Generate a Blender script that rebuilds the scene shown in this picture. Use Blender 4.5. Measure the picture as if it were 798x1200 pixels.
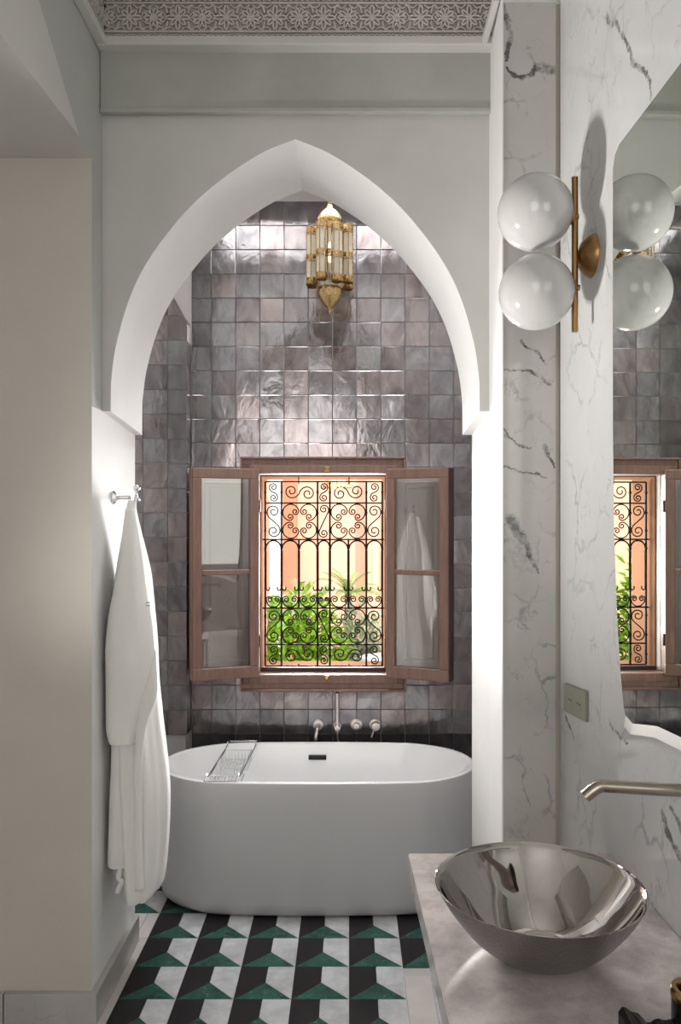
import bpy, bmesh, math, random
from mathutils import Vector, Matrix
random.seed(7)
S = bpy.context.scene
for o in list(bpy.data.objects): bpy.data.objects.remove(o)
C = S.collection
PI = math.pi

# ---------------------------------------------------------------- camera (origin 0,0,1.64 looking along +Y)
F = 915.0; VX, VY, H = 409.0, 616.0, 1.64
cd = bpy.data.cameras.new('camera'); cam = bpy.data.objects.new('camera', cd); C.objects.link(cam)
cam.location = (0, 0, H); cam.rotation_euler = (PI/2, 0, 0)
cd.sensor_fit = 'VERTICAL'; cd.sensor_height = 36; cd.lens = F/1200*36
cd.shift_x = -(VX-399)/1200; cd.shift_y = (VY-600)/1200; cd.clip_start = .02
S.camera = cam
# ---------------------------------------------------------------- view, world, lights
S.view_settings.view_transform = 'Standard'; S.view_settings.look = 'None'
S.view_settings.gamma = 1; S.view_settings.use_curve_mapping = False
S.view_settings.exposure = 0.12
W = bpy.data.worlds.new('sky'); S.world = W; W.use_nodes = True
W.node_tree.nodes['Background'].inputs[0].default_value = (.93, .96, 1, 1)
W.node_tree.nodes['Background'].inputs[1].default_value = 2.1
def area(name, loc, target, sx, sy, power, col=(1, 1, 1)):
    l = bpy.data.lights.new(name, 'AREA'); l.shape = 'RECTANGLE'; l.size = sx; l.size_y = sy; l.energy = power; l.color = col
    o = bpy.data.objects.new(name, l); C.objects.link(o); o.location = loc
    o.rotation_euler = (Vector(target)-Vector(loc)).to_track_quat('-Z', 'Y').to_euler(); return o
sun = bpy.data.lights.new('sun', 'SUN'); sun.energy = 3.8; sun.angle = .02; sun.color = (1, .95, .87)
so = bpy.data.objects.new('sun', sun); C.objects.link(so); so.rotation_euler = Vector((-.35, .75, -1)).to_track_quat('-Z', 'Y').to_euler()
area('skylight_daylight', (-.15, 3.5, 4.25), (-.15, 3.5, 0), 1.14, .46, 52, (.97, .98, 1))       # daylight down the roof light over the bath
area('window_daylight', (-.137, 5.02, 1.45), (-.137, 3, 1.45), .60, 1.0, 66, (1, .97, .94)).data.spread = math.radians(88)
area('rear_fill_light', (-.7, -2.3, 2.2), (.2, 3, 1.5), 1.7, 2.2, 26, (1, .975, .945))        # fill light added behind the camera, no door there
area('side_room_lamp', (-1.75, 2.05, .75), (.5, 2.05, 2.4), .22, .3, 8.5, (1, .97, .93)).data.spread = math.radians(58)

# ---------------------------------------------------------------- helpers
def P(x, y, D): return ((x-VX)/F*D, H+(VY-y)/F*D)
def X_(x, D): return (x-VX)/F*D
def Z_(y, D): return H+(VY-y)/F*D
def wx(D): return .70-.0235*D          # right wall, turned 1.3 degrees
WD = Vector((-.0235, 1, 0)).normalized(); WN = Vector((-1, -.0235, 0)).normalized()
def new(name, me, mat=None, parent=None):
    o = bpy.data.objects.new(name, me); C.objects.link(o)
    if mat is not None and me is not None and not me.materials: me.materials.append(mat)
    if parent is not None: o.parent = parent
    return o
def obj(name, bm, mat, parent=None, smooth=False, kind=None, label=None):
    bmesh.ops.recalc_face_normals(bm, faces=bm.faces)
    me = bpy.data.meshes.new(name); bm.to_mesh(me); bm.free()
    if smooth:
        for p in me.polygons: p.use_smooth = True
        if smooth != 'all':
            me.set_sharp_from_angle(angle=math.radians(38))
    o = new(name, me, mat, parent)
    if kind: o['kind'] = kind
    if label: o['label'] = label
    return o
def thing(name, label, cat, loc=(0, 0, 0), group=None):
    o = bpy.data.objects.new(name, None); C.objects.link(o); o.location = loc; o.empty_display_size = .05
    tag(o, label, cat, group); return o
def tag(o, label, cat, group=None):
    o['label'] = label; o['category'] = cat
    if group: o['group'] = group
    return o
def setp(o, parent):  # parent, keep world coordinates of geometry authored in world space
    o.parent = parent; o.matrix_parent_inverse = Matrix.Translation(parent.location).inverted(); return o
class A:  # adopt: obj() with world-space geometry under a placed empty
    def __init__(s, parent): s.p = parent
    def __call__(s, name, bm, mat, **k): return setp(obj(name, bm, mat, **k), s.p)
def box(bm, x0, x1, y0, y1, z0, z1):
    v = [bm.verts.new(c) for c in ((x0,y0,z0),(x1,y0,z0),(x1,y1,z0),(x0,y1,z0),(x0,y0,z1),(x1,y0,z1),(x1,y1,z1),(x0,y1,z1))]
    for f in ((0,1,2,3),(4,5,6,7),(0,1,5,4),(1,2,6,5),(2,3,7,6),(3,0,4,7)): bm.faces.new([v[i] for i in f])
    return v
def B(*a):
    bm = bmesh.new(); box(bm, *a); return bm
def BB(w, *a):   # bevelled box
    bm = B(*a); bmesh.ops.bevel(bm, geom=bm.edges[:], offset=w, segments=2, profile=.6, affect='EDGES'); return bm
def prism(bm, pts, y0, y1, plane='xz'):
    """polygon pts (a,b) extruded from y0 to y1. plane xz: (a,y,b); xy: (a,b,z)"""
    f = (lambda a, b, t: (a, t, b)) if plane == 'xz' else ((lambda a, b, t: (a, b, t)) if plane == 'xy' else (lambda a, b, t: (t, a, b)))
    v0 = [bm.verts.new(f(a, b, y0)) for a, b in pts]; v1 = [bm.verts.new(f(a, b, y1)) for a, b in pts]
    n = len(pts); bm.faces.new(v0); bm.faces.new(v1[::-1])
    for i in range(n): bm.faces.new((v0[i], v0[(i+1) % n], v1[(i+1) % n], v1[i]))
def tube(bm, pts, r, seg=8, cap=True, closed=False):
    pts = [Vector(p) for p in pts]; n = len(pts); rr = r if isinstance(r, (list, tuple)) else [r]*n
    rings = []; up = None
    for i, p in enumerate(pts):
        if closed: t = pts[(i+1) % n]-pts[i-1]
        else: t = pts[min(i+1, n-1)]-pts[max(i-1, 0)]
        t = t.normalized() if t.length > 1e-9 else Vector((0, 0, 1))
        if up is None:
            up = Vector((0, 0, 1)) if abs(t.z) < .9 else Vector((1, 0, 0))
        a = (up-t*up.dot(t))
        if a.length < 1e-5: a = t.orthogonal()
        a.normalize(); b = t.cross(a); up = a
        rings.append([bm.verts.new(p+(a*math.cos(2*PI*k/seg)+b*math.sin(2*PI*k/seg))*rr[i]) for k in range(seg)])
    m = n if closed else n-1
    for i in range(m):
        r0, r1 = rings[i], rings[(i+1) % n]
        for k in range(seg): bm.faces.new((r0[k], r0[(k+1) % seg], r1[(k+1) % seg], r1[k]))
    if cap and not closed: bm.faces.new(rings[0]); bm.faces.new(rings[-1][::-1])
def lathe(bm, prof, c=(0, 0, 0), seg=32, axis=None, closed=False):
    """prof: (r,h) pairs; axis unit vector (default z)"""
    ax = Vector(axis or (0, 0, 1)).normalized(); a = ax.orthogonal().normalized(); b = ax.cross(a); c = Vector(c)
    rings = []
    for r, h in prof:
        if r < 1e-6: rings.append([bm.verts.new(c+ax*h)])
        else: rings.append([bm.verts.new(c+ax*h+(a*math.cos(2*PI*k/seg)+b*math.sin(2*PI*k/seg))*r) for k in range(seg)])
    L = list(zip(rings, rings[1:])) + ([(rings[-1], rings[0])] if closed else [])
    for r0, r1 in L:
        for k in range(seg):
            k2 = (k+1) % seg
            if len(r0) == 1 and len(r1) == 1: continue
            if len(r0) == 1: bm.faces.new((r0[0], r1[k2], r1[k]))
            elif len(r1) == 1: bm.faces.new((r0[k], r0[k2], r1[0]))
            else: bm.faces.new((r0[k], r0[k2], r1[k2], r1[k]))
    if not closed:
        if len(rings[0]) > 1: bm.faces.new(rings[0])
        if len(rings[-1]) > 1: bm.faces.new(rings[-1][::-1])
def clip(poly, a, b, c):   # keep a*x+b*y<=c
    out = []
    for i in range(len(poly)):
        p, q = poly[i], poly[(i+1) % len(poly)]; dp = a*p[0]+b*p[1]-c; dq = a*q[0]+b*q[1]-c
        if dp <= 0: out.append(p)
        if dp*dq < 0: t = dp/(dp-dq); out.append((p[0]+(q[0]-p[0])*t, p[1]+(q[1]-p[1])*t))
    return out
def catmull(pts, n=6):
    out = []; m = len(pts)
    for i in range(m-1):
        p0, p1, p2, p3 = pts[max(i-1, 0)], pts[i], pts[i+1], pts[min(i+2, m-1)]
        for k in range(n):
            t = k/n
            out.append(tuple(.5*((2*b)+(c-a)*t+(2*a-5*b+4*c-d)*t*t+(-a+3*b-3*c+d)*t**3) for a, b, c, d in zip(p0, p1, p2, p3)))
    out.append(tuple(pts[-1])); return out

# ---------------------------------------------------------------- materials
def mat(name, col, rough=.5, metal=0, **k):
    m = bpy.data.materials.new(name); m.use_nodes = True; b = m.node_tree.nodes['Principled BSDF']
    b.inputs['Base Color'].default_value = (*col, 1); b.inputs['Roughness'].default_value = rough; b.inputs['Metallic'].default_value = metal
    for key, v in k.items(): b.inputs[key.replace('_', ' ')].default_value = v
    return m
class N:
    def __init__(s, m): s.t = m.node_tree; s.b = s.t.nodes['Principled BSDF']
    def n(s, typ, ins=None, **pr):
        x = s.t.nodes.new(typ)
        for a, v in pr.items(): setattr(x, a, v)
        for a, v in (ins or {}).items():
            if hasattr(v, 'is_linked') or isinstance(v, bpy.types.NodeSocket): s.t.links.new(v, x.inputs[a])
            else: x.inputs[a].default_value = v
        return x
    def math(s, op, a, b=0.0, c=None, clamp=False):
        ins = {0: a, 1: b}
        if c is not None: ins[2] = c
        return s.n('ShaderNodeMath', ins, operation=op, use_clamp=clamp).outputs[0]
    def vm(s, op, a, b=(0, 0, 0)): return s.n('ShaderNodeVectorMath', {0: a, 1: b}, operation=op)
    def noise(s, vec, scale, detail=3, rough=.5, dist=0): return s.n('ShaderNodeTexNoise', {'Vector': vec, 'Scale': scale, 'Detail': detail, 'Roughness': rough, 'Distortion': dist})
    def ramp(s, fac, stops):
        r = s.n('ShaderNodeValToRGB', {0: fac}); e = r.color_ramp.elements
        while len(e) < len(stops): e.new(.5)
        for q, (p, c) in zip(e, stops): q.position = p; q.color = (*c, 1) if len(c) == 3 else c
        return r.outputs[0]
    def mix(s, f, a, b, blend='MIX'):
        x = s.t.nodes.new('ShaderNodeMix'); x.data_type = 'RGBA'; x.blend_type = blend
        for i, v in ((0, f), (6, a), (7, b)):
            if isinstance(v, bpy.types.NodeSocket): s.t.links.new(v, x.inputs[i])
            else: x.inputs[i].default_value = v if i == 0 else (*v, 1) if len(v) == 3 else v
        return x.outputs[2]
    def pos(s): return s.n('ShaderNodeNewGeometry').outputs['Position']
    def objc(s): return s.n('ShaderNodeTexCoord').outputs['Object']
    def rnd(s): return s.n('ShaderNodeObjectInfo').outputs['Random']
    def set(s, key, v): s.t.links.new(v, s.b.inputs[key])
    def bump(s, h, strength=.3, dist=.01): s.set('Normal', s.n('ShaderNodeBump', {'Height': h, 'Strength': strength, 'Distance': dist}).outputs[0])

def plaster(name, col, var=.04):
    m = mat(name, col, .62); n = N(m); p = n.pos()
    a = n.noise(p, 2.2, 5, .6).outputs[0]
    d = tuple(c*(1-var*2.2) for c in col); l = tuple(min(1, c*(1+var)) for c in col)
    n.set('Base Color', n.ramp(a, [(.3, d), (.7, l)])); n.bump(n.noise(p, 14, 4, .55).outputs[0], .12, .01); return m
M = {}
M['plaster'] = plaster('plaster_grey', (.60, .59, .565))
M['plaster_white'] = plaster('plaster_white', (.82, .815, .805), .02)
M['band'] = plaster('plaster_green_grey', (.43, .435, .395), .08); M['upper'] = plaster('plaster_upper_shaded', (.46, .475, .45), .04)  # the upper tone is grey plaster with shade put into its colour
M['warm'] = plaster('plaster_warm', (.60, .56, .50), .03)
M['lace'] = plaster('carved_plaster', (.56, .53, .49), .05)
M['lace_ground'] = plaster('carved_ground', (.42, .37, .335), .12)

def marble(name, base, vein, rough=.08, scale=1.0, amount=.6, segs=None, plane='yz', cloud=None, per_object=False, thin=.5):
    m = mat(name, base, rough); n = N(m)
    p = n.pos()
    if per_object: p = n.vm('ADD', p, n.n('ShaderNodeCombineXYZ', {0: n.math('MULTIPLY', n.rnd(), 17.0), 1: n.math('MULTIPLY', n.rnd(), 31.0), 2: 0.0}).outputs[0]).outputs[0]
    w = n.noise(p, 3.0*scale, 5, .6).outputs['Color']
    pw = n.vm('ADD', p, n.vm('SCALE', w).outputs[0]).outputs[0]
    pw.node.inputs[1].links[0].from_node.inputs['Scale'].default_value = .30/scale
    col = n.ramp(n.noise(pw, 2.4*scale, 6, .62).outputs[0], [(.32, tuple(c*(cloud or .86) for c in base)), (.62, base)])
    # thin veins: borders of stretched warped cells, broken by another noise
    st = n.vm('MULTIPLY', pw, (1, 1, .62)).outputs[0]
    vo = n.n('ShaderNodeTexVoronoi', {'Vector': st, 'Scale': 4.6*scale}, feature='DISTANCE_TO_EDGE').outputs['Distance']
    line = n.math('SUBTRACT', 1.0, n.math('DIVIDE', vo, .036), clamp=True)
    br = n.math('MULTIPLY', n.math('SUBTRACT', n.noise(p, 3.4*scale, 3, .6).outputs[0], .47), 6.0, clamp=True)
    f = n.math('MULTIPLY', n.math('MULTIPLY', line, br), thin*amount)
    vo2 = n.math('ABSOLUTE', n.math('SUBTRACT', n.noise(pw, 3.1*scale, 4, .6).outputs[0], .5))
    l2 = n.math('SUBTRACT', 1.0, n.math('DIVIDE', vo2, .008), clamp=True)
    br2 = n.math('MULTIPLY', n.math('SUBTRACT', n.noise(p, 5*scale, 3, .6).outputs[0], .47), 5.0, clamp=True)
    f = n.math('MAXIMUM', f, n.math('MULTIPLY', n.math('MULTIPLY', l2, br2), amount*.7))
    col = n.mix(f, col, vein)
    if segs:   # bold dark veins that the stone shows at known places: warped line segments (a0,b0,a1,b1,width0,width1)
        w2 = n.noise(p, 9, 6, .72).outputs['Color']
        q = n.vm('ADD', p, n.vm('MULTIPLY', n.vm('SUBTRACT', w2, (.5, .5, .5)).outputs[0], (.07, .07, .07)).outputs[0]).outputs[0]
        sp = n.n('ShaderNodeSeparateXYZ', {0: q}); a = sp.outputs[1 if plane == 'yz' else 0]; b = sp.outputs[2]
        mx = None
        for a0, b0, a1, b1, w0, w1 in segs:
            w0 *= .72; w1 *= .72
            dx, dy = a1-a0, b1-b0; L2 = dx*dx+dy*dy
            ra = n.math('SUBTRACT', a, a0); rb = n.math('SUBTRACT', b, b0)
            t = n.math('DIVIDE', n.math('MULTIPLY_ADD', ra, dx, n.math('MULTIPLY', rb, dy)), L2, clamp=True)
            ex = n.math('SUBTRACT', ra, n.math('MULTIPLY', t, dx)); ey = n.math('SUBTRACT', rb, n.math('MULTIPLY', t, dy))
            d = n.math('SQRT', n.math('MULTIPLY_ADD', ex, ex, n.math('MULTIPLY', ey, ey)))
            g = n.math('MULTIPLY', n.math('SUBTRACT', 1.0, n.math('DIVIDE', d, n.math('MULTIPLY_ADD', t, w1-w0, w0)), clamp=True), 2.0, clamp=True)
            mx = g if mx is None else n.math('MAXIMUM', mx, g)
        spk = n.math('MULTIPLY', n.math('SUBTRACT', n.noise(p, 22, 6, .8).outputs[0], .36), 5.0, clamp=True)
        col = n.mix(n.math('MULTIPLY', n.math('MULTIPLY', mx, spk), .88), col, (.05, .045, .05))
    n.set('Base Color', col); return m
def segs_wall(pl, w0, w1):   # right wall polyline given in photo pixels -> (Y,Z)
    out = []
    q = []
    for x, y in pl:
        D = .70/((x-VX)/F+.0235); q.append((D, Z_(y, D)))
    for i in range(len(q)-1):
        u0, u1 = i/(len(q)-1), (i+1)/(len(q)-1)
        out.append((*q[i], *q[i+1], w0+(w1-w0)*u0, w0+(w1-w0)*u1))
    return out
def segs_pillar(pl, w0, w1, D=2.39):
    q = [P(x, y, D) for x, y in pl]; n_ = len(q)-1
    return [(*q[i], *q[i+1], w0+(w1-w0)*i/n_, w0+(w1-w0)*(i+1)/n_) for i in range(n_)]
sw = segs_wall([(711, 19), (722, 32), (735, 48), (741, 70), (752, 82), (762, 96), (763, 116)], .016, .008)
sw += segs_wall([(664, 838), (668, 850), (673, 868)], .012, .006) + segs_wall([(716, 845), (722, 857), (735, 870)], .012, .006)
sw += segs_wall([(776, 952), (781, 975), (797, 1000)], .02, .016) + segs_wall([(784, 940), (792, 955), (798, 968)], .010, .018)
sp_ = segs_pillar([(588, 5), (593, 25), (595, 55), (592, 75)], .02, .006) + segs_pillar([(592, 84), (602, 92), (616, 90), (630, 80), (648, 86)], .008, .02)
sp_ += segs_pillar([(597, 608), (603, 622), (614, 636), (621, 652), (629, 672)], .030, .007) + segs_pillar([(588, 500), (602, 520), (622, 527)], .006, .005)
sp_ += segs_pillar([(587, 432), (610, 434), (628, 440), (643, 452)], .008, .006) + segs_pillar([(588, 545), (612, 553), (640, 558)], .005, .005)
sp_ += segs_pillar([(640, 522), (646, 545)], .010, .006) + segs_pillar([(610, 400), (622, 412), (640, 430)], .008, .004)
M['marble_wall'] = marble('marble_wall', (.65, .655, .655), (.25, .24, .25), .06, 1.3, .8, sw, 'yz', .90, False, .8)
M['marble_pillar'] = marble('marble_pillar', (.54, .525, .50), (.20, .18, .18), .10, 1.6, .9, sp_, 'xz', .90, False, .9)
M['marble_beige'] = marble('marble_beige', (.50, .455, .40), (.2, .17, .15), .12, 1.2, .3)
M['marble_top'] = marble('marble_countertop', (.78, .71, .69), (.30, .27, .28), .12, 4.5, .7, None, 'xy', .60, False, .3)
M['marble_base'] = marble('marble_skirting', (.50, .485, .47), (.25, .22, .21), .25, 2.0, .5, None, 'xz', .85)
M['marble_floor'] = marble('marble_border', (.66, .62, .59), (.45, .42, .42), .18, 2.0, .3)
M['white_stone'] = marble('white_stone', (.62, .63, .64), (.30, .37, .39), .14, 4.5, .8, None, 'xy', .66, True, .8)
M['black_stone'] = marble('black_stone', (.020, .017, .018), (.10, .09, .09), .30, 3.0, .12, None, 'xy', .8, True)
M['black_stone'].node_tree.nodes['Principled BSDF'].inputs['Specular IOR Level'].default_value = .25
M['green_stone'] = marble('green_stone', (.022, .105, .078), (.30, .45, .40), .16, 7.0, .8, None, 'xy', .45, True)

def zellige(name, dark=False):
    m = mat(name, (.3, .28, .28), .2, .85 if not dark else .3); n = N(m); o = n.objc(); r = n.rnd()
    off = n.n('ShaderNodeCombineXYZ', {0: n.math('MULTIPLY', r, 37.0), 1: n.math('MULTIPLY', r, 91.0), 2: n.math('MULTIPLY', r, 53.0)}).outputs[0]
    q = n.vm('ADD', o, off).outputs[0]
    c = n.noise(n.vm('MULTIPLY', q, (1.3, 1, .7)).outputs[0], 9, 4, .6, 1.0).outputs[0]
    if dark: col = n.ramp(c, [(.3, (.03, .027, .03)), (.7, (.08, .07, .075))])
    else:
        c1 = n.ramp(c, [(.28, (.19, .175, .178)), (.5, (.315, .302, .308)), (.75, (.43, .42, .428))])
        pink = n.ramp(r, [(.0, (1.0, .99, 1.0)), (.45, (.80, .79, .81)), (.7, (1.06, .95, .92)), (1.0, (.62, .58, .59))])
        col = n.mix(1.0, c1, pink, 'MULTIPLY')
    n.set('Base Color', col)
    n.set('Roughness', n.math('MULTIPLY_ADD', n.noise(q, 14, 3, .6).outputs[0], .22, .03))
    h = n.math('MULTIPLY_ADD', n.noise(q, 26, 3, .6, 1.5).outputs[0], .16, n.noise(n.vm('MULTIPLY', q, (1.5, 1, .8)).outputs[0], 7.5, 2, .5, 1.2).outputs[0])
    n.bump(h, .22, .009); return m
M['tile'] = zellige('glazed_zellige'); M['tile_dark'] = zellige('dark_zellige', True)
M['grout'] = mat('grout', (.48, .45, .45), .8)
def wood(name, col):
    m = mat(name, col, .42); n = N(m); p = n.vm('MULTIPLY', n.pos(), (14, 14, 1.6)).outputs[0]
    a = n.noise(p, 5, 4, .6).outputs[0]
    n.set('Base Color', n.ramp(a, [(.3, tuple(c*.8 for c in col)), (.7, tuple(c*1.12 for c in col))])); n.bump(a, .1, .004); return m
M['wood'] = wood('brown_painted_wood', (.235, .135, .102)); M['wood_dark'] = wood('dark_edge_wood', (.05, .022, .018))
M['panel'] = mat('taupe_shutter_panel', (.60, .485, .44), .5)
def glass(name, col=(1, 1, 1), alpha_like=True):
    m = bpy.data.materials.new(name); m.use_nodes = True; t = m.node_tree; t.nodes.remove(t.nodes['Principled BSDF'])
    g = t.nodes.new('ShaderNodeBsdfGlossy'); g.inputs['Roughness'].default_value = .01; tr = t.nodes.new('ShaderNodeBsdfTransparent'); tr.inputs[0].default_value = (*col, 1)
    f = t.nodes.new('ShaderNodeFresnel'); f.inputs[0].default_value = 2.0; mx = t.nodes.new('ShaderNodeMixShader')
    t.links.new(f.outputs[0], mx.inputs[0]); t.links.new(tr.outputs[0], mx.inputs[1]); t.links.new(g.outputs[0], mx.inputs[2]); t.links.new(mx.outputs[0], t.nodes['Material Output'].inputs[0]); return m
M['pane'] = glass('window_pane', (.985, .985, .98))
M['mirror'] = mat('mirror_silver', (.80, .84, .79), .0, 1.0); M['mirror_edge'] = mat('mirror_edge', (.10, .11, .10), .2, .6)
M['bevel'] = mat('bevelled_glass_edge', (.80, .79, .78), .32, .6)
M['enamel'] = mat('white_acrylic', (.80, .80, .80), .22, 0, Coat_Weight=.6, Coat_Roughness=.05)
M['tub_outside'] = mat('grey_tub_outside', (.55, .55, .555), .30)  # outer faces of the tub, greyer than the white inside
M['brass'] = mat('brass', (.36, .215, .09), .33, 1.0)
M['gold'] = mat('gold', (.50, .335, .15), .28, 1.0)
M['nickel'] = mat('brushed_nickel', (.80, .73, .68), .28, 1.0)
M['spout'] = mat('brushed_bronze_nickel', (.42, .37, .315), .26, 1.0)
M['chrome'] = mat('chrome', (.75, .75, .76), .08, 1.0)
M['steel'] = mat('polished_steel', (.58, .55, .53), .035, 1.0)
def brushed():
    m = mat('hammered_steel', (.27, .25, .245), .32, .9); n = N(m)
    v = n.n('ShaderNodeTexVoronoi', {'Vector': n.objc(), 'Scale': 120.0}).outputs['Distance']; n.bump(v, .35, .003); return m
M['steel_out'] = brushed()
M['iron'] = mat('wrought_iron', (.030, .020, .018), .85, 0, Specular_IOR_Level=.12)
M['black'] = mat('black_glazed', (.012, .011, .011), .25); M['black_soft'] = mat('black_cover', (.016, .013, .012), .45)
M['opal'] = mat('opal_glass', (.54, .53, .525), .10, 0, Coat_Weight=.5, Coat_Roughness=.03, Subsurface_Weight=.15, Subsurface_Radius=(.03, .03, .03))
M['socket'] = mat('olive_grey_plastic', (.30, .30, .235), .4); M['hole'] = mat('dark_hole', (.01, .01, .01), .8)
def waffle():
    m = mat('white_waffle_cotton', (.90, .885, .85), .9, 0, Sheen_Weight=.3); n = N(m); sp = n.n('ShaderNodeSeparateXYZ', {0: n.pos()})
    a = n.math('SINE', n.math('MULTIPLY', sp.outputs[2], 1150.0)); b = n.math('SINE', n.math('MULTIPLY', n.math('ADD', sp.outputs[0], sp.outputs[1]), 1150.0))
    n.bump(n.math('MAXIMUM', a, b), .3, .0016); return m
M['cotton'] = waffle(); M['thread'] = mat('grey_embroidery', (.28, .27, .27), .8)
M['old_glass'] = mat('lantern_glass', (.80, .76, .66), .2, 0, Alpha=.62, Coat_Weight=.5)
M['yard_glow'] = mat('yard_lamp_glow', (1, .8, .4), .5, 0, Emission_Color=(1, .62, .18, 1), Emission_Strength=3.2)
M['glow'] = mat('lantern_bulb', (1, .9, .75), .5, 0, Emission_Color=(1, .85, .62, 1), Emission_Strength=3.0)
def pierced():
    m = mat('pierced_gold', (.70, .50, .20), .26, 1.0); n = N(m)
    v = n.n('ShaderNodeTexVoronoi', {'Vector': n.objc(), 'Scale': 130.0}).outputs['Distance']
    n.set('Base Color', n.ramp(v, [(.10, (.05, .025, .01)), (.30, (.50, .345, .16))])); n.bump(v, .5, .003); return m
M['gold_pierced'] = pierced()
M['peach'] = plaster('peach_render', (.88, .53, .38), .03); M['terracotta'] = plaster('terracotta_render', (.60, .24, .14), .05)
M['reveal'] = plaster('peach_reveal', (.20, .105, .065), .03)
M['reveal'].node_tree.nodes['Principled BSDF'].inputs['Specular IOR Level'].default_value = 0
M['white_out'] = plaster('white_render', (.85, .85, .83), .02); M['paving'] = plaster('courtyard_paving', (.62, .42, .34), .08)
M['leaf_b'] = mat('bright_leaf', (.28, .50, .03), .5, 0, Subsurface_Weight=.0); M['leaf_p'] = mat('palm_leaf', (.16, .30, .07), .45)
M['leaf_s'] = mat('silver_leaf', (.42, .47, .30), .5); M['trunk'] = mat('trunk', (.12, .07, .04), .8)

# ---------------------------------------------------------------- setting: shell
def struct(name, bm, m, parent=None, **k):
    o = obj(name, bm, m, parent, **k)
    if parent is None: o['kind'] = 'structure'
    return o
DF, DB, DW = 2.69, 3.10, 4.05       # arch front, arch back, tiled wall
XL, XR = -.85, .485
CZ = 3.323
# main-room shell
bm = bmesh.new(); box(bm, -2.0, .75, -2.5, 3.1, 3.75, 3.85); struct('ceiling', bm, M['plaster_white'])
bm = bmesh.new(); box(bm, -2.1, -2.0, -2.5, 3.1, 0, 3.75); struct('wall_left', bm, M['plaster_white'])
bm = bmesh.new(); box(bm, -2.1, .9, -2.6, -2.5, 0, 3.75); struct('wall_front', bm, M['plaster_white'])
bm = bmesh.new(); prism(bm, [(wx(-2.5), -2.5), (wx(2.38), 2.38), (.95, 2.38), (.95, -2.5)], 0, 3.75, 'xy'); struct('wall_right', bm, M['marble_wall'])
# floor slab (grout bed) under the stones
bm = B(-2.1, .95, -2.5, DW+.35, -.12, -.006); floor = struct('floor', bm, M['grout'])
# frontal pier on the left, full height, with the beam over the recess
bm = B(-2.0, XL, 2.58, DB, 0, 2.035); o = struct('wall_left_pier', bm, M['warm']); o.data.materials.append(M['plaster_white'])
for p in o.data.polygons:
    if abs(p.normal.y) < .5 or p.center.y > 3: p.material_index = 1
o2 = obj('upper_wall', B(-2.0, XL, 2.58, DB, 2.035, 3.75), M['upper'], o); o2.data.materials.append(M['warm'])  # darker above, white below: light passing under the arch put into the colour
for p in o2.data.polygons:
    if p.normal.y < -.5: p.material_index = 1
# beam above the recess: underside at 2.855, its lower edge splays wider toward the camera
zs = 2.855
bm = bmesh.new()
prof = [(2.5799, .0), (2.44, .0), (2.137, .224), (1.9, .40), (1.2, .84), (.6, .84)]
low, mid, top, back = [], [], [], []
for D, h in prof:
    low.append(bm.verts.new((XL+.008-min(h, .5)*.05, D, zs))); mid.append(bm.verts.new((XL+.001, D, zs+max(h, .002)))); top.append(bm.verts.new((XL+.001, D, 3.75))); back.append(bm.verts.new((-2.0, D, zs)))
bt = [bm.verts.new((-2.0, D, 3.75)) for D, h in prof]
for i in range(len(prof)-1):
    for a, b in ((back, low), (low, mid), (mid, top), (top, bt), (bt, back)): bm.faces.new((a[i], a[i+1], b[i+1], b[i]))
for i in (0, -1): bm.faces.new((back[i], low[i], mid[i], top[i], bt[i]))
o = struct('trim_1', bm, M['plaster']); o.data.materials.append(M['upper'])  # pale wedge under a darkened face: edge of light put into the colour
for p in o.data.polygons:
    if min(o.data.vertices[v].co.z for v in p.vertices) > zs+.0015 and max(o.data.vertices[v].co.z for v in p.vertices) > 3.7 and abs(p.normal.x) > .5: p.material_index = 1
# right pier: white plaster, its inner face slightly splayed, marble on its front
bm = bmesh.new(); prism(bm, [(.467, 2.4), (.483, DF), (.488, DB), (.95, DB), (.95, 2.4)], 0, 3.75, 'xy'); struct('wall_right_pier', bm, M['plaster_white'])
pil = struct('trim_2', B(.4705, .630, 2.380, 2.3995, 0, 3.235), M['marble_pillar'])
obj('edge_strip', B(.630, wx(2.39)+.001, 2.388, 2.3995, 0, 3.235), M['marble_beige'], pil)
obj('edge_bead', B(.4665, .4705, 2.378, 2.3995, 0, 3.25), M['plaster_white'], pil)
# arch wall
aw = [(0, 163), (35.5, 177.5), (67, 196.5), (98, 219.5), (126.4, 246), (150.5, 274.5), (168.6, 299.5), (182.7, 323.5), (194.3, 350), (203, 377), (211.2, 411), (215.3, 443), (216, 460), (216.2, 482)]
m_ = DF/F; AC = -.1855
half = [(min(w, 216.2)*m_, H+(VY-y)*m_) for w, y in catmull(aw, 5)]
arc = [(AC-w, z) for w, z in half[::-1]] + [(AC+w, z) for w, z in half[1:]]
top = 3.75
bm = bmesh.new(); rows = []
for i, (x, z) in enumerate(arc):
    zb = z-(.034 if i in (0, len(arc)-1) else 0)
    rows.append([bm.verts.new(c) for c in ((x, DF, top), (x, DF, z), (x, DB, zb), (x, DB, top))])
for a, b in zip(rows, rows[1:]):
    for k in range(4): bm.faces.new((a[k], a[(k+1) % 4], b[(k+1) % 4], b[k]))
for r, xe in ((rows[0], XL), (rows[-1], XR)):
    e = [bm.verts.new((xe+(.003 if (k in (2, 3) and xe > 0) else 0), v.co.y, v.co.z)) for k, v in enumerate(r)]
    for k in range(4): bm.faces.new((r[k], r[(k+1) % 4], e[(k+1) % 4], e[k]))
    bm.faces.new(e)
o = struct('wall_arch', bm, M['plaster'], smooth=True); o.data.materials.append(M['plaster_white'])
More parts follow.
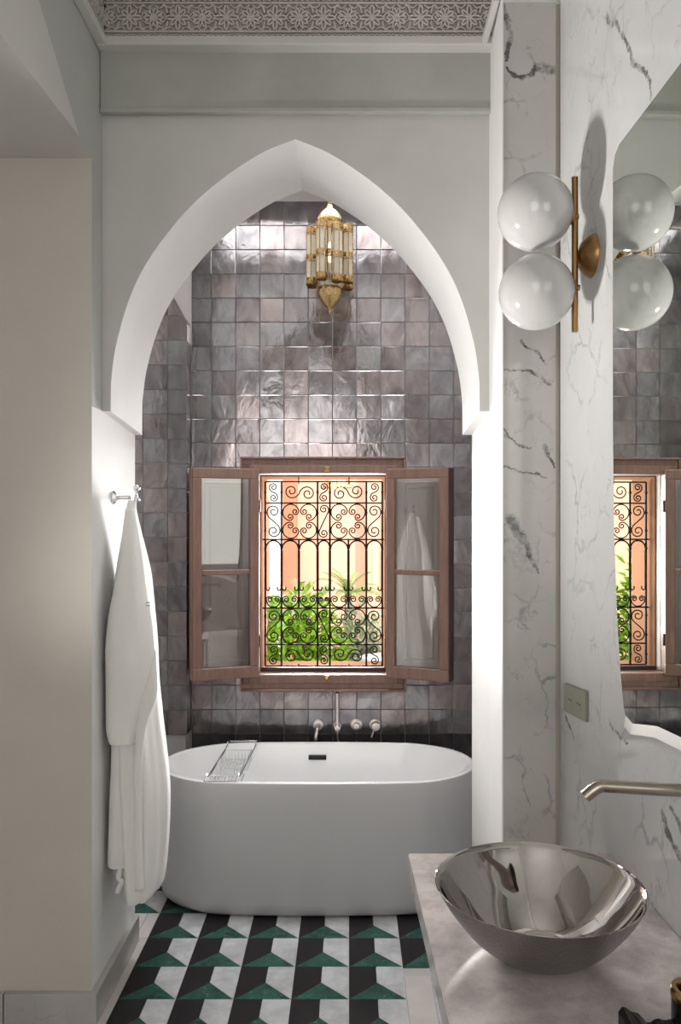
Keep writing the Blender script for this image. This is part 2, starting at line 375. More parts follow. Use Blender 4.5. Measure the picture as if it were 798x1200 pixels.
for p in o.data.polygons:
    if abs(p.normal.y) > .9: p.use_smooth = False
    if abs(p.normal.y) < .5 or p.normal.y > .9: p.material_index = 1  # underside paler than the front: its brightness from the alcove is painted in
# frieze band and cornice
fr = struct('trim_3', BB(.004, XL+.001, XR-.003, DF-.028, DF+.01, Z_(130, DF-.028), Z_(54, DF-.028)), M['band'])
obj('ledge', BB(.004, XL+.001, XR-.003, DF-.036, DF-.02, Z_(130, DF-.03)-.006, Z_(130, DF-.03)+.012), M['band'], fr)
cor = struct('trim_4', BB(.006, XL+.001, XR-.0, DF-.075, DF+.01, Z_(53, DF-.07), Z_(42, DF-.07)), M['plaster'])
zl = Z_(42, DF-.075)
obj('lip', BB(.005, XL+.001, XL+.036, .6, DF-.07, Z_(53, DF-.07)+.003, zl+.002), M['plaster'], cor)
obj('lip', BB(.005, .445, XR-.02, 2.405, DF-.07, Z_(53, DF-.07)+.003, zl+.002), M['plaster'], cor)
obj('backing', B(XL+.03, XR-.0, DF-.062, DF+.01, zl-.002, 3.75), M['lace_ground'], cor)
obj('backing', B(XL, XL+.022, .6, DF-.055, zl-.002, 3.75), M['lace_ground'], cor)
# carved motif, period .163, field height .088, drawn as raised ribbons
def ribbon(bm, pts, w, y0, y1, closed=False):
    n_ = len(pts); L, R_ = [], []; y0 -= random.uniform(0, .0012)
    for i, (x, z) in enumerate(pts):
        a = pts[(i-1) % n_] if closed or i else pts[i]; b = pts[(i+1) % n_] if closed or i < n_-1 else pts[i]
        tx, tz = b[0]-a[0], b[1]-a[1]; l = math.hypot(tx, tz) or 1; nx, nz = -tz/l*w/2, tx/l*w/2
        L.append([bm.verts.new((x+nx, y, z+nz)) for y in (y0, y1)]); R_.append([bm.verts.new((x-nx, y, z-nz)) for y in (y0, y1)])
    for i in range(n_ if closed else n_-1):
        j = (i+1) % n_
        bm.faces.new((L[i][0], L[j][0], R_[j][0], R_[i][0])); bm.faces.new((L[i][0], L[j][0], L[j][1], L[i][1])); bm.faces.new((R_[i][0], R_[j][0], R_[j][1], R_[i][1]))
def motif_mesh():
    bm = bmesh.new(); T = .163; hh = .088; y0, y1 = -.007, 0
    for k in range(8):   # central flower petals
        a = k*PI/4; ca, sa = math.cos(a), math.sin(a); L = .040 if k % 2 == 0 else .034
        pts = []
        for j in range(10):
            u = 2*PI*j/10; px_, pz = L*.55+L*.45*math.cos(u), L*.17*math.sin(u)
            pts.append((px_*ca-pz*sa, px_*sa+pz*ca))
        ribbon(bm, pts, .0058, y0, y1, True)
    ribbon(bm, [(.0065*math.cos(k*PI/4), .0065*math.sin(k*PI/4)) for k in range(8)], .004, y0, y1, True)
    for s in (-1, 1):    # half flowers at the joints, interlace arcs
        for q in (-1, 1):
            for k in (0, 1, 2):
                a = (PI if s > 0 else 0)+q*k*PI/5*s; ca, sa = math.cos(a), math.sin(a); L = .034
                pts = [((L*.55+L*.45*math.cos(2*PI*j/8))*ca-L*.16*math.sin(2*PI*j/8)*sa+s*T/2, (L*.55+L*.45*math.cos(2*PI*j/8))*sa+L*.16*math.sin(2*PI*j/8)*ca) for j in range(8)]
                if q < 0 and k == 0: continue
                ribbon(bm, pts, .0054, y0, y1, True)
            arc_ = [(s*(.047-.012*math.cos(u)), q*(.008+.034*math.sin(u))) for u in [PI*.05+PI*.6*j/7 for j in range(8)]]
            ribbon(bm, arc_, .0058, y0, y1)
            ribbon(bm, [(s*.012, q*.043), (s*.026, q*.031), (s*.045, q*.040), (s*.062, q*.030), (s*.078, q*.043)], .004, y0, y1)
            ribbon(bm, [(s*.040, q*.004), (s*.050, q*.016), (s*.060, q*.004)], .004, y0, y1)
    box(bm, -T/2, T/2, -.009, 0, hh/2+.001, hh/2+.007); box(bm, -T/2, T/2, -.009, 0, -hh/2-.007, -hh/2-.001)
    for zz in (-hh/2-.017, hh/2+.017):
        for k in range(9):
            cx = -T/2+(k+.5)*T/9
            ribbon(bm, [(cx+.0075*math.cos(2*PI*j/6), zz+.005*math.sin(2*PI*j/6)) for j in range(6)], .0035, y0, y1, True)
    box(bm, -T/2, T/2, -.009, 0, hh/2+.025, hh/2+.030)
    bmesh.ops.recalc_face_normals(bm, faces=bm.faces); me = bpy.data.meshes.new('carved_panel'); bm.to_mesh(me); bm.free(); me.materials.append(M['lace']); return me
mm = motif_mesh(); T = .163; zc = zl+.022+.044
for k in range(8): o = new('carved_panel', mm, None, cor); o.location = (XL+.031+T*(k+.5), DF-.062, zc)
for k in range(8):
    o = new('carved_panel', mm, None, cor); o.rotation_euler.z = PI/2; o.location = (XL+.022, DF-.15-T*k, zc)
# baseboards
bb = struct('baseboard_left', BB(.003, -2.0, -1.135, 2.557, 2.5799, 0, .104), M['marble_base'])
obj('marble_block', BB(.003, -1.131, XL+.022, 2.557, 2.5799, 0, .104), M['marble_base'], bb)
obj('marble_block', BB(.003, XL-.0, XL+.022, 2.5802, 3.085, 0, .104), M['marble_base'], bb)

# alcove shell
bm = bmesh.new(); box(bm, -1.35, -1.15, DB, DW+.35, 0, CZ); struct('wall_alcove_left', bm, M['plaster_white'])
bm = bmesh.new(); box(bm, .82, .98, DB, DW+.35, 0, CZ); struct('wall_alcove_right', bm, M['plaster_white'])
bm = bmesh.new()   # alcove ceiling with roof-light opening
for a in ((-1.35, -.75, DB, DW+.35), (.45, .98, DB, DW+.35), (-.75, .45, DB, 3.25), (-.75, .45, 3.75, DW+.35)): box(bm, a[0], a[1], a[2], a[3], CZ, CZ+.2)
for a in ((-.80, -.75, 3.2, 3.8), (.45, .50, 3.2, 3.8), (-.75, .45, 3.2, 3.25), (-.75, .45, 3.75, 3.8)): box(bm, a[0], a[1], a[2], a[3], CZ+.2, 4.3)
struct('ceiling_alcove', bm, M['plaster_white'])
OX0, OX1, OZ0, OZ1 = -.469, .195, .87, 1.906
bm = bmesh.new(); y0, y1 = DW+.009, DW+.35
for a in ((-1.35, OX0, 0, CZ+.2), (OX1, .98, 0, CZ+.2), (OX0, OX1, 0, OZ0), (OX0, OX1, OZ1, CZ+.2)): box(bm, a[0], a[1], y0, y1, a[2], a[3])
wb = struct('wall_back', bm, M['grout'])
TP = .12557
def tile_mesh(polys, m, yo=0.0):
    """convex polygons (x,z local) -> slightly pillowed glazed tile, front towards -Y"""
    bm = bmesh.new()
    for poly in polys:
        cx = sum(p[0] for p in poly)/len(poly); cz = sum(p[1] for p in poly)/len(poly)
        v0 = [bm.verts.new((x, .009, z)) for x, z in poly]
        v1 = [bm.verts.new((x, .0016, z)) for x, z in poly]
        def ins(p): 
            dx, dz = p[0]-cx, p[1]-cz; L = math.hypot(dx, dz) or 1; return (p[0]-dx/L*.0022, p[1]-dz/L*.0022)
        v2 = [bm.verts.new((ins(p)[0], random.uniform(.0003, .0009), ins(p)[1])) for p in poly]
        c = bm.verts.new((cx, random.uniform(.0002, .0009), cz)); n_ = len(poly)
        v3 = [bm.verts.new(v.co) for v in v2]
        for i in range(n_):
            j = (i+1) % n_
            bm.faces.new((v0[i], v0[j], v1[j], v1[i])); bm.faces.new((v1[i], v1[j], v2[j], v2[i])); bm.faces.new((v3[i], v3[j], c))
    bmesh.ops.recalc_face_normals(bm, faces=bm.faces)
    me = bpy.data.meshes.new('tile'); bm.to_mesh(me); bm.free()
    for p in me.polygons: p.use_smooth = len(p.vertices) == 3
    me.materials.append(m); return me
g = .0011; hw = TP/2-g
full = {m: [tile_mesh([[(-hw+random.uniform(-.0006, .0006), -hw), (0, -hw+random.uniform(-.0005, .0004)), (hw, -hw), (hw, 0), (hw, hw), (0, hw), (-hw, hw), (-hw, 0)]], M[m]) for _ in range(10)] for m in ('tile', 'tile_dark')}
def rect(x0, x1, z0, z1): return [(x0, z0), (x1, z0), (x1, z1), (x0, z1)]
def put_tile(parent, me, x, y, z, rz=0):
    o = new('tile', me, None, parent); o.location = (x, y, z)
    o.rotation_euler = (random.gauss(0, .009), 0, rz+random.gauss(0, .009)); return o
R = (-.535, .27, .815, 1.97)   # region hidden by the casing
zr0 = 2.0676-13*TP
for j in range(23):
    for i in range(-1, 14):
        x0, x1 = -.8395+TP*i, -.8395+TP*(i+1); z0, z1 = zr0+TP*j, zr0+TP*(j+1)
        x0c, x1c = max(x0, -.817), min(x1, .819)
        if x1c-x0c < .02: continue
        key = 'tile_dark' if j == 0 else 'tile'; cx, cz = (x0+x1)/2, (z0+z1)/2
        if x0 > R[0] and x1 < R[1] and z0 > R[2] and z1 < R[3]: continue
        ov = x1 > R[0] and x0 < R[1] and z1 > R[2] and z0 < R[3]
        if not ov and x0c == x0 and x1c == x1: put_tile(wb, random.choice(full[key]), cx, DW, cz); continue
        pieces = [(x0c, x1c, z0, z1)]
        if ov:
            pieces = []
            if z1 > R[3]: pieces.append((x0c, x1c, R[3], z1))
            if z0 < R[2]: pieces.append((x0c, x1c, z0, R[2]))
            lo, hi = max(z0, R[2]), min(z1, R[3])
            if x0c < R[0]: pieces.append((x0c, R[0], lo, hi))
            elif x1c > R[1]: pieces.append((R[1], x1c, lo, hi))
        me = tile_mesh([rect(a+g-cx, b-g-cx, c+g*0-cz+(g if c == z0 else 0), d-cz-(g if d == z1 else 0)) for a, b, c, d in pieces], M[key])
        put_tile(wb, me, cx, DW, cz)
# left tiled pilaster, front at y 3.945, its head cut on a slope
PX, PY = -.819, 3.945
ps = struct('wall_pilaster', None or (lambda: (lambda bm: (prism(bm, [(-1.15, 0), (PX-.009, 0), (PX-.009, 2.665), (-1.15, 3.24)], PY+.009, DW+.008), bm)[1])(bmesh.new()))(), M['grout'])
sa, sb = (2.765-2.67)/.054, 1
for j in range(20):
    z0 = 1.955+.1248*(j-11)-.001; z1 = z0+.1248
    for x0, x1 in ((-.916, PX), (-1.0416, -.916), (-1.149, -1.0416)):
        poly = rect(x0+g, x1-g, max(z0+g, .0), z1-g); L = math.hypot(1.76, 1)
        poly = clip(poly, 1.76/1, 1, 2.667+1.76*PX)
        if len(poly) < 3: continue
        cx, cz = (x0+x1)/2, (z0+z1)/2
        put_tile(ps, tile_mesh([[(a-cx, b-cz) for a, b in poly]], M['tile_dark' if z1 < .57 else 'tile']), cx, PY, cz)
    if z1 < 2.70:
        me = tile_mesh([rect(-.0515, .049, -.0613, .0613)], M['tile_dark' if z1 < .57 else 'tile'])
        put_tile(ps, me, PX, PY+.055, (z0+z1)/2, PI/2)
# sloping tiles of the pilaster head
for k in range(5):
    me = tile_mesh([rect(-.06, .06, -.0515, .049)], M['tile']); o = new('tile', me, None, ps)
    th = math.atan(1.76); s_ = .07+.125*k
    o.matrix_world = Matrix.Translation((PX-math.cos(th)*s_, PY+.052, 2.672+math.sin(th)*s_)) @ Matrix.Rotation(th, 4, 'Y') @ Matrix.Rotation(-PI/2, 4, 'X') 

# ---------------------------------------------------------------- floor stones
def stone(pts):
    bm = bmesh.new(); prism(bm, pts, -.006, 0, 'xy'); bmesh.ops.recalc_face_normals(bm, faces=bm.faces)
    me = bpy.data.meshes.new('stone'); bm.to_mesh(me); bm.free(); return me
q = .0996; gg = .0008
sb_ = stone([(-q, -q), (0-gg, -gg*1.2), (0-gg, q), (-q, q)]); sw_ = stone([(q, -q), (q, q), (gg, q), (gg, -gg*1.2)]); sg_ = stone([(-q+.0015, -q), (q-.0015, -q), (0, -gg*2)])
sb_.materials.append(M['black_stone']); sw_.materials.append(M['white_stone']); sg_.materials.append(M['green_stone'])
for j in range(11):
    for i in range(-5, 3):
        cx, cy = .2*i+.1, 1.704+.2*j+.1
        if i == -5 and cy < 3.3: continue
        if i >= 1 and cy < 2.85: continue
        for nm, me in (('black_stone', sb_), ('white_stone', sw_), ('green_stone', sg_)):
            o = new(nm, me, None, floor); o.location = (cx, cy, 0)
def slab(x0, x1, y0, y1, m='marble_floor', nm='marble_slab'): return obj(nm, B(x0+.001, x1-.001, y0+.001, y1-.001, -.006, 0), M[m], floor)
for a in ((XL, -.8, 1.704, 2.3), (XL, -.8, 2.3, 3.104), (-2.0, XL, 1.704, 2.58), (XL, -.8, 3.104, 3.304), (-1.0, XL, 3.11, 3.304), (-1.35, -1.0, 3.1, 3.5), (-1.35, -1.0, 3.5, 3.95)): slab(*a)
for a in ((.2, .297, 1.704, 2.3), (.2, .297, 2.3, 2.845)): slab(*a)
slab(.297, .66, 1.704, 2.38, 'marble_floor'); slab(.297, .485, 2.38, 2.845, 'white_stone')
for k in range(5): slab(-2.0, .7, 1.704-.8*(k+1), 1.704-.8*k)
slab(.485, .82, 3.1, 3.95)

# ---------------------------------------------------------------- window
win = thing('window_1', '', ''); del win['label'], win['category']; win['kind'] = 'structure'
cas = [(OX0-.089, OX1+.097, OZ0-.082, OZ1+.088)]
x0, x1, z0, z1 = cas[0]
bm = bmesh.new(); y = DW-.001
def frame_rect(bm, x0, x1, z0, z1, w, ya, yb, wt=None, wbm=None):
    wt = wt or w; wbm = wbm or w
    box(bm, x0, x1, ya, yb, z1-wt, z1); box(bm, x0, x1, ya, yb, z0, z0+wbm)
    box(bm, x0, x0+w, ya, yb, z0+wbm, z1-wt); box(bm, x1-w, x1, ya, yb, z0+wbm, z1-wt)
frame_rect(bm, x0, x1, z0, z1, .012, DW-.050, DW+.008)
frame_rect(bm, x0+.012, x1-.012, z0+.012, z1-.012, .030, DW-.038, DW+.008)
frame_rect(bm, x0+.042, x1-.042, z0+.042, z1-.042, .045, DW-.046, DW+.06)
bmesh.ops.bevel(bm, geom=bm.edges[:], offset=.0025, segments=1, affect='EDGES')
obj('casing', bm, M['wood'], win)
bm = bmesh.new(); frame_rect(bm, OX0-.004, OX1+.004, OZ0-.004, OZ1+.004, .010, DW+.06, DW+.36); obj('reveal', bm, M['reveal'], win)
obj('sill_rail', BB(.004, OX0+.005, OX1-.005, DW+.04, DW+.058, OZ0+.001, OZ0+.028), M['wood_dark'], win)
for zz, nm in ((Z_(549, 4.0), 'latch'), (Z_(794, 4.0), 'latch')):
    bm = bmesh.new(); box(bm, X_(383, 4.0)-.011, X_(383, 4.0)+.011, DW-.058, DW-.045, zz-.016, zz+.010); lathe(bm, [(.009, 0), (.011, .004), (.006, .010), (0, .011)], (X_(383, 4.0), DW-.058, zz-.004), 12, (0, -1, 0)); obj(nm, bm, M['gold'], win)
def sash(hx, hy, ang, w, sgn):
    """sash leaf hinged at (hx,hy); local x runs from hinge outwards, local y to the back"""
    zb, zt = .868, 1.928
    fr = obj('sash', (lambda bm: (frame_rect(bm, 0, w, zb, zt, .048, -.017, .017, .050, .060), box(bm, .048, w-.048, -.015, .013, 1.392, 1.418), bmesh.ops.bevel(bm, geom=bm.edges[:], offset=.003, segments=1, affect='EDGES'), bm)[-1])(bmesh.new()), M['wood'], win)
    for a, b in ((zb+.060, 1.392), (1.418, zt-.050)):
        obj('pane', B(.046, w-.046, -.003, .001, a-.004, b+.004), M['pane'], fr)
    bm = bmesh.new(); box(bm, .010, w-.008, .040, .052, zb+.012, zt-.012)     # solid shutter folded behind the glass
    for a, b in ((zb+.075, zt-.065),):
        frame_rect(bm, .070, w-.070, a, b, .010, .034, .041); frame_rect(bm, .095, w-.095, a+.025, b-.025, .006, .031, .041); box(bm, .101, w-.101, .033, .041, a+.031, b-.031)
    bmesh.ops.bevel(bm, geom=bm.edges[:], offset=.002, segments=1, affect='EDGES')
    obj('shutter_panel', bm, M['panel'], fr)
    obj('edge_strip', B(w+.0005, w+.007, -.012, .050, zb+.004, zt-.004), M['wood_dark'] if sgn > 0 else M['wood'], fr)
    for zz in (1.05, 1.74): 
        bm = bmesh.new(); lathe(bm, [(.007, -.03), (.007, .03)], (-.004, 0, zz), 10); obj('hinge', bm, M['wood_dark'], fr)
    fr.matrix_world = Matrix.Translation((hx, hy, 0)) @ Matrix.Rotation(ang, 4, 'Z') @ Matrix.Diagonal((sgn, 1, 1, 1))
    return fr
sash(-.462, 4.0-.012, math.radians(18.8), .338, -1)
sash(.193, 4.0-.012, -math.radians(24.5), .332, 1)
for f in win.children:
    if f.name.startswith('sash') and f.scale.x < 0: pass

# ---------------------------------------------------------------- wrought iron grille
GD = 4.19; gr = thing('window_grille', 'black wrought iron grille of scrolls and bars across the window', 'grille', (X_(380, GD), GD, Z_(672, GD)))
ag = A(gr); gk = GD/F
def gp(x, y): return (X_(x, GD), GD, Z_(y, GD))
vx = [311, 330, 372.2, 386.6, 429.3, 448]; hz = [564.5, 589.5, 632.2, 712.5, 755.2, 780.3]
for i, x in enumerate(vx):
    bm = bmesh.new(); a, b = gp(x, 564.5), gp(x, 780.3); box(bm, a[0]-.005, a[0]+.005, GD-.005, GD+.005, b[2], a[2]); ag('bar', bm, M['iron'])
for x in (350.3, 408.3):
    bm = bmesh.new(); a, b = gp(x, 632), gp(x, 712.5); box(bm, a[0]-.005, a[0]+.005, GD-.005, GD+.005, b[2], a[2]); ag('bar', bm, M['iron'])
for x, y0_, y1_ in ((350, 556, 564.5), (409, 556, 564.5), (350, 780.3, 788), (409, 780.3, 788)):
    bm = bmesh.new(); a, b = gp(x, y0_), gp(x, y1_); box(bm, a[0]-.003, a[0]+.003, GD-.003, GD+.003, b[2]-.012, a[2]+.012); ag('bar', bm, M['iron'])
for y in hz:
    x0_, x1_ = (303, 455) if y in (632.2, 712.5) else (311, 448)
    bm = bmesh.new(); a, b = gp(x0_, y), gp(x1_, y); box(bm, max(a[0], OX0+.002), min(b[0], OX1-.002), GD-.005, GD+.003, a[2]-.004, a[2]+.004); ag('bar', bm, M['iron'])
def spiral(c, r, a0, turns, d, n_=22, rin=.22):
    out = []
    for i in range(n_+1):
        t = i/n_; a = a0+d*2*PI*turns*t; rr = r*(1-(1-rin)*t**.8); out.append((c[0]+rr*math.cos(a), c[1]+rr*math.sin(a)))
    return out
def iron(pts, nm='scroll', r=.0034): 
    bm = bmesh.new(); tube(bm, [gp(x, y) for x, y in pts], r, 4); return ag(nm, bm, M['iron'])
# everything below in photo pixels inside the grille's own plane (y grows down)
def s_scroll(cx, cy, dx, dy, r, fl=1):
    """two spirals centred (cx±dx, cy±dy) joined by an inner tangent"""
    d = math.hypot(dx, dy); al = math.atan2(dy, dx); ph = math.acos(min(1, r/d))
    a1 = al+PI+fl*ph   # on circle +d: point toward centre, offset
    p1 = spiral((cx+dx, cy+dy), r, a1, 1.55, fl*-1 if False else -fl*-1, rin=.2)
    p2 = [(2*cx-x, 2*cy-y) for x, y in p1]
    # choose turning sense so the curve leaves the tangent smoothly
    tx, ty = p1[0][0]-cx, p1[0][1]-cy; vx_, vy_ = p1[1][0]-p1[0][0], p1[1][1]-p1[0][1]
    if tx*vx_+ty*vy_ < 0:
        p1 = spiral((cx+dx, cy+dy), r, a1, 1.55, -fl, rin=.2); p2 = [(2*cx-x, 2*cy-y) for x, y in p1]
    iron(p1[::-1]+p2)
def flower(cx, cy, rx, ry, flip=1):
    for qx in (-1, 1):
        for qy in (-1, 1):
            R1 = .46; pts = []
            c0 = (.50, .50)
            arcp = [(c0[0]+R1*math.cos(u), c0[1]+R1*math.sin(u)) for u in [math.radians(-35+160*j/14) for j in range(15)]]
            # 45 degrees is the corner; ends curl inwards
            half_ = []
            arcp = [(c0[0]+R1*math.cos(u), c0[1]+R1*math.sin(u)) for u in [math.radians(45+125*j/10) for j in range(11)]]
            e = math.radians(170); ec = (c0[0]+(R1-.21)*math.cos(e), c0[1]+(R1-.21)*math.sin(e))
            tail = spiral(ec, .21, e, 1.3, 1, 16, .25)
            h1 = arcp+tail[1:]; h2 = [(b, a) for a, b in h1]
            pts = h2[::-1]+h1[1:]
            iron([(cx+qx*rx*a, cy+qy*ry*b) for a, b in pts])
def mid(i, j): return (vx[i]+vx[j])/2
for (ya, yb, fl) in ((564.5, 589.5, 1), (755.2, 780.3, -1)):
    cy = (ya+yb)/2
    s_scroll(mid(0, 1), cy, 0, 6.2, 5.6, fl); s_scroll(mid(2, 3), cy, 0, 6.2, 5.4, -fl); s_scroll(mid(4, 5), cy, 0, 6.2, 5.6, -fl)
    s_scroll(mid(1, 2), cy, 9.5*1, 1.5*fl, 9.2, fl); s_scroll(mid(3, 4), cy, 9.5, -1.5*fl, 9.2, -fl)
for (ya, yb, fl) in ((589.5, 632.2, 1), (712.5, 755.2, -1)):
    cy = (ya+yb)/2
    s_scroll(mid(0, 1), cy, 0, 11.5, 8.6, fl); s_scroll(mid(2, 3), cy, 0, 14, 6, -fl); s_scroll(mid(4, 5), cy, 0, 11.5, 8.6, -fl)
    flower(mid(1, 2), cy, 20.6, 20.8); flower(mid(3, 4), cy, 20.9, 20.8)
cols = [311, 330, 350.3, 372.2, 386.6, 408.3, 429.3, 448]
for a, b in zip(cols, cols[1:]):
    c = (a+b)/2; r = (b-a)/2-.7
    iron([(c+r*math.cos(t), 633.5+r*1.0-r*math.sin(t)) for t in [PI*j/12 for j in range(13)]], 'arch_bar', .0042)
    for s in (-1, 1):     # little curls at the foot, paired spirals under
        e = c+s*r
        iron([(c+s*r, 645), (c+s*r, 686)]+[(e-s*(2.2)+s*2.2*math.cos(t), 689+3.0*math.sin(t)) for t in [PI*j/6 for j in range(8)]], 'arch_bar', .0036)
        rs = r*.46
        iron(spiral((c+s*(r-rs-.3), 703), rs, PI if s > 0 else 0, 1.5, s, 18, .2)[::-1]+[(c, 706)] if False else spiral((c+s*(r-rs-.2), 704-1.5), rs, (0 if s > 0 else PI), 1.5, -s, 18, .2)[::-1]+[(c+s*r*.8, 707.5), (c+s*r*.4, 710.8), (c, 711.5)], 'scroll')
for x in vx:   # small collars where scrolls are clamped
    for y in (577, 601, 622, 722, 745, 768, 643):
        bm = bmesh.new(); p = gp(x, y); box(bm, p[0]-.0065, p[0]+.0065, GD-.007, GD+.006, p[2]-.006, p[2]+.006); ag('collar', bm, M['iron'])

# ---------------------------------------------------------------- courtyard outside
yard = struct('floor_courtyard', B(-6, 5, DW+.5, 9.5, -.2, -.1), M['paving'])
struct('wall_courtyard_peach', B(-6, .45, 9.0, 9.2, -.1, 2.6), M['peach'])
struct('wall_courtyard_white', B(.45, 5, 8.8, 9.2, -.1, 2.4), M['white_out'])
struct('wall_courtyard_side', B(-6.2, -6, DW+.5, 9.2, -.1, 2.6), M['white_out'])
tag(obj('garden_column', BB(.01, X_(331, 8.7), X_(347, 8.7), 8.7, 8.95, -.1, 2.6), M['terracotta']), 'terracotta plaster column outside the window, left of its middle', 'column')
tag(obj('garden_column', BB(.01, X_(436, 8.6), X_(443, 8.6), 8.6, 8.75, -.1, 2.6), M['peach']), 'slim peach plaster column outside the window at its right edge', 'column')
tag(obj('garden_screen', BB(.01, X_(316, 8.5), X_(330, 8.5), 8.5, 8.6, -.1, 2.5), M['white_out']), 'narrow white wall panel outside behind the terracotta column', 'wall panel')
lp = thing('courtyard_lamp', 'small glowing lamp hanging in the courtyard at the top of the window', 'lamp', (X_(395, 6.0), 6.0, Z_(564, 6.0)))
al = A(lp); c = lp.location
bm = bmesh.new(); lathe(bm, [(0, -.07), (.05, -.05), (.07, .0), (.05, .03), (0, .04)], c, 12); al('bulb', bm, M['yard_glow'])
bm = bmesh.new()
for k in range(4): lathe(bm, [(.07+.015*k, -.003), (.075+.015*k, .003), (.07+.015*k, .003)], (c.x, c.y, c.z+.04-.03*k), 20, closed=True)
for k in range(8): a = k*PI/4; tube(bm, [(c.x+.115*math.cos(a), c.y+.115*math.sin(a), c.z-.05), (c.x+.07*math.cos(a), c.y+.07*math.sin(a), c.z+.04)], .003, 5)
al('cage', bm, M['gold']); bm = bmesh.new(); tube(bm, [(c.x, c.y, c.z+.03), (c.x, c.y, c.z+.6)], .004, 6); al('cord', bm, M['gold'])
obj_ = struct('trim_5', B(X_(395, 6)-.3, X_(395, 6)+.3, 5.9, 6.1, c.z+.6, c.z+.66), M['white_out'])
def leafy(name, label, cx, cy, z0, h, rad, n_, m, lw=.05, ll=.14, spike=False, seed=1):
    rnd = random.Random(seed); t = thing(name, label, 'plant', (cx, cy, z0)); a = A(t); bm = bmesh.new()
    for k in range(n_):
        th = rnd.uniform(0, 2*PI); v = rnd.random(); ph = rnd.uniform(-.3, 1.2); rr = rad*(v**.4)*(math.sin(PI*min(.95, rnd.random()*.8+.15)))
        p = Vector((cx+rr*math.cos(th), cy+rr*math.sin(th), z0+h*(.12+.88*rnd.random()*(1-.35*v))))
        d = Vector((math.cos(th)*math.cos(ph), math.sin(th)*math.cos(ph), math.sin(ph))); s_ = d.cross(Vector((0, 0, 1))).normalized(); L = ll*rnd.uniform(.6, 1.2); w = lw*rnd.uniform(.6, 1.2); u = s_.cross(d)*L*.12
        vs = [bm.verts.new(p), bm.verts.new(p+d*L*.45+s_*w/2+u), bm.verts.new(p+d*L-u), bm.verts.new(p+d*L*.45-s_*w/2+u)]
        bm.faces.new(vs)
    o = a('foliage', bm, m); o['kind'] = 'stuff'
    bm = bmesh.new()
    for k in range(5): th = k*1.26; tube(bm, [(cx, cy, z0), (cx+.3*rad*math.cos(th), cy+.3*rad*math.sin(th), z0+h*.7)], .008, 5)
    a('stem', bm, M['trunk']); return t
leafy('garden_bush', 'bright lime green leafy bush low outside the window', X_(350, 5.4), 5.4, -.1, 1.33, .33, 2600, M['leaf_b'], .045, .10, seed=3)
leafy('garden_bush', 'grey green bush outside behind the lower right of the grille', X_(420, 6.0), 6.0, -.1, 1.15, .24, 1500, M['leaf_s'], .035, .16, seed=5)
leafy('garden_bush', 'low green shrub outside at the far left, seen in the mirror', -1.25, 6.0, -.1, 1.5, .40, 1800, M['leaf_b'], .05, .12, seed=9)
def palm(label, cx, cy, z0, th0, L, nfr, m, seed):
    rnd = random.Random(seed); t = thing('garden_palm', label, 'palm', (cx, cy, z0)); a = A(t)
    bm = bmesh.new(); tube(bm, [(cx, cy, z0), (cx, cy, z0+th0)], [.05, .035], 8); a('trunk', bm, M['trunk'])
    for k in range(nfr):
        az = 2*PI*k/nfr+rnd.uniform(-.2, .2); el = rnd.uniform(.25, 1.35); pts = []
        p = Vector((cx, cy, z0+th0)); e = el
        for s_ in range(9): pts.append(p.copy()); p += Vector((math.cos(az)*math.cos(e), math.sin(az)*math.cos(e), math.sin(e)))*L/8; e -= .13
        bm = bmesh.new(); tube(bm, pts, .004, 4); side = Vector((-math.sin(az), math.cos(az), 0))
        for i in range(1, 9):
            for f_ in (0, .5):
                q_ = pts[i-1].lerp(pts[i], f_); d = (pts[i]-pts[i-1]).normalized()
                for s2 in (-1, 1):
                    tip = q_+(side*s2*.8+d*.9).normalized()*L*.30*math.sin(PI*(i+.3)/9.8)+Vector((0, 0, -.02))
                    bm.faces.new([bm.verts.new(q_+d*.007), bm.verts.new(q_-d*.007), bm.verts.new(tip)])
        a('frond', bm, m)
palm('spiky pale green palm outside behind the middle of the grille', X_(360, 6.9), 6.9, -.1, .95, .42, 22, M['leaf_s'], 2)
palm('darker green palm outside near the right of the window', X_(408, 7.9), 7.9, -.1, 1.05, .36, 18, M['leaf_p'], 4)
palm('pale palm outside at the left edge of the window', X_(318, 7.7), 7.7, -.1, .85, .36, 18, M['leaf_s'], 6)
pt = thing('garden_pot', 'dark round garden pot outside at the lower right of the window', 'pot', (X_(448, 5.3), 5.3, -.1)); bm = bmesh.new()
lathe(bm, [(.09, 0), (.14, .1), (.15, .35), (.12, .75), (.14, .80), (.11, .80), (.09, .7)], pt.location, 24); A(pt)('body', bm, M['black_soft'], smooth=True)
bm = bmesh.new(); lathe(bm, [(.12, 0), (.15, .02), (.15, .05), (.12, .05)], pt.location+Vector((0, 0, .8)), 24); A(pt)('rim', bm, M['white_out'])

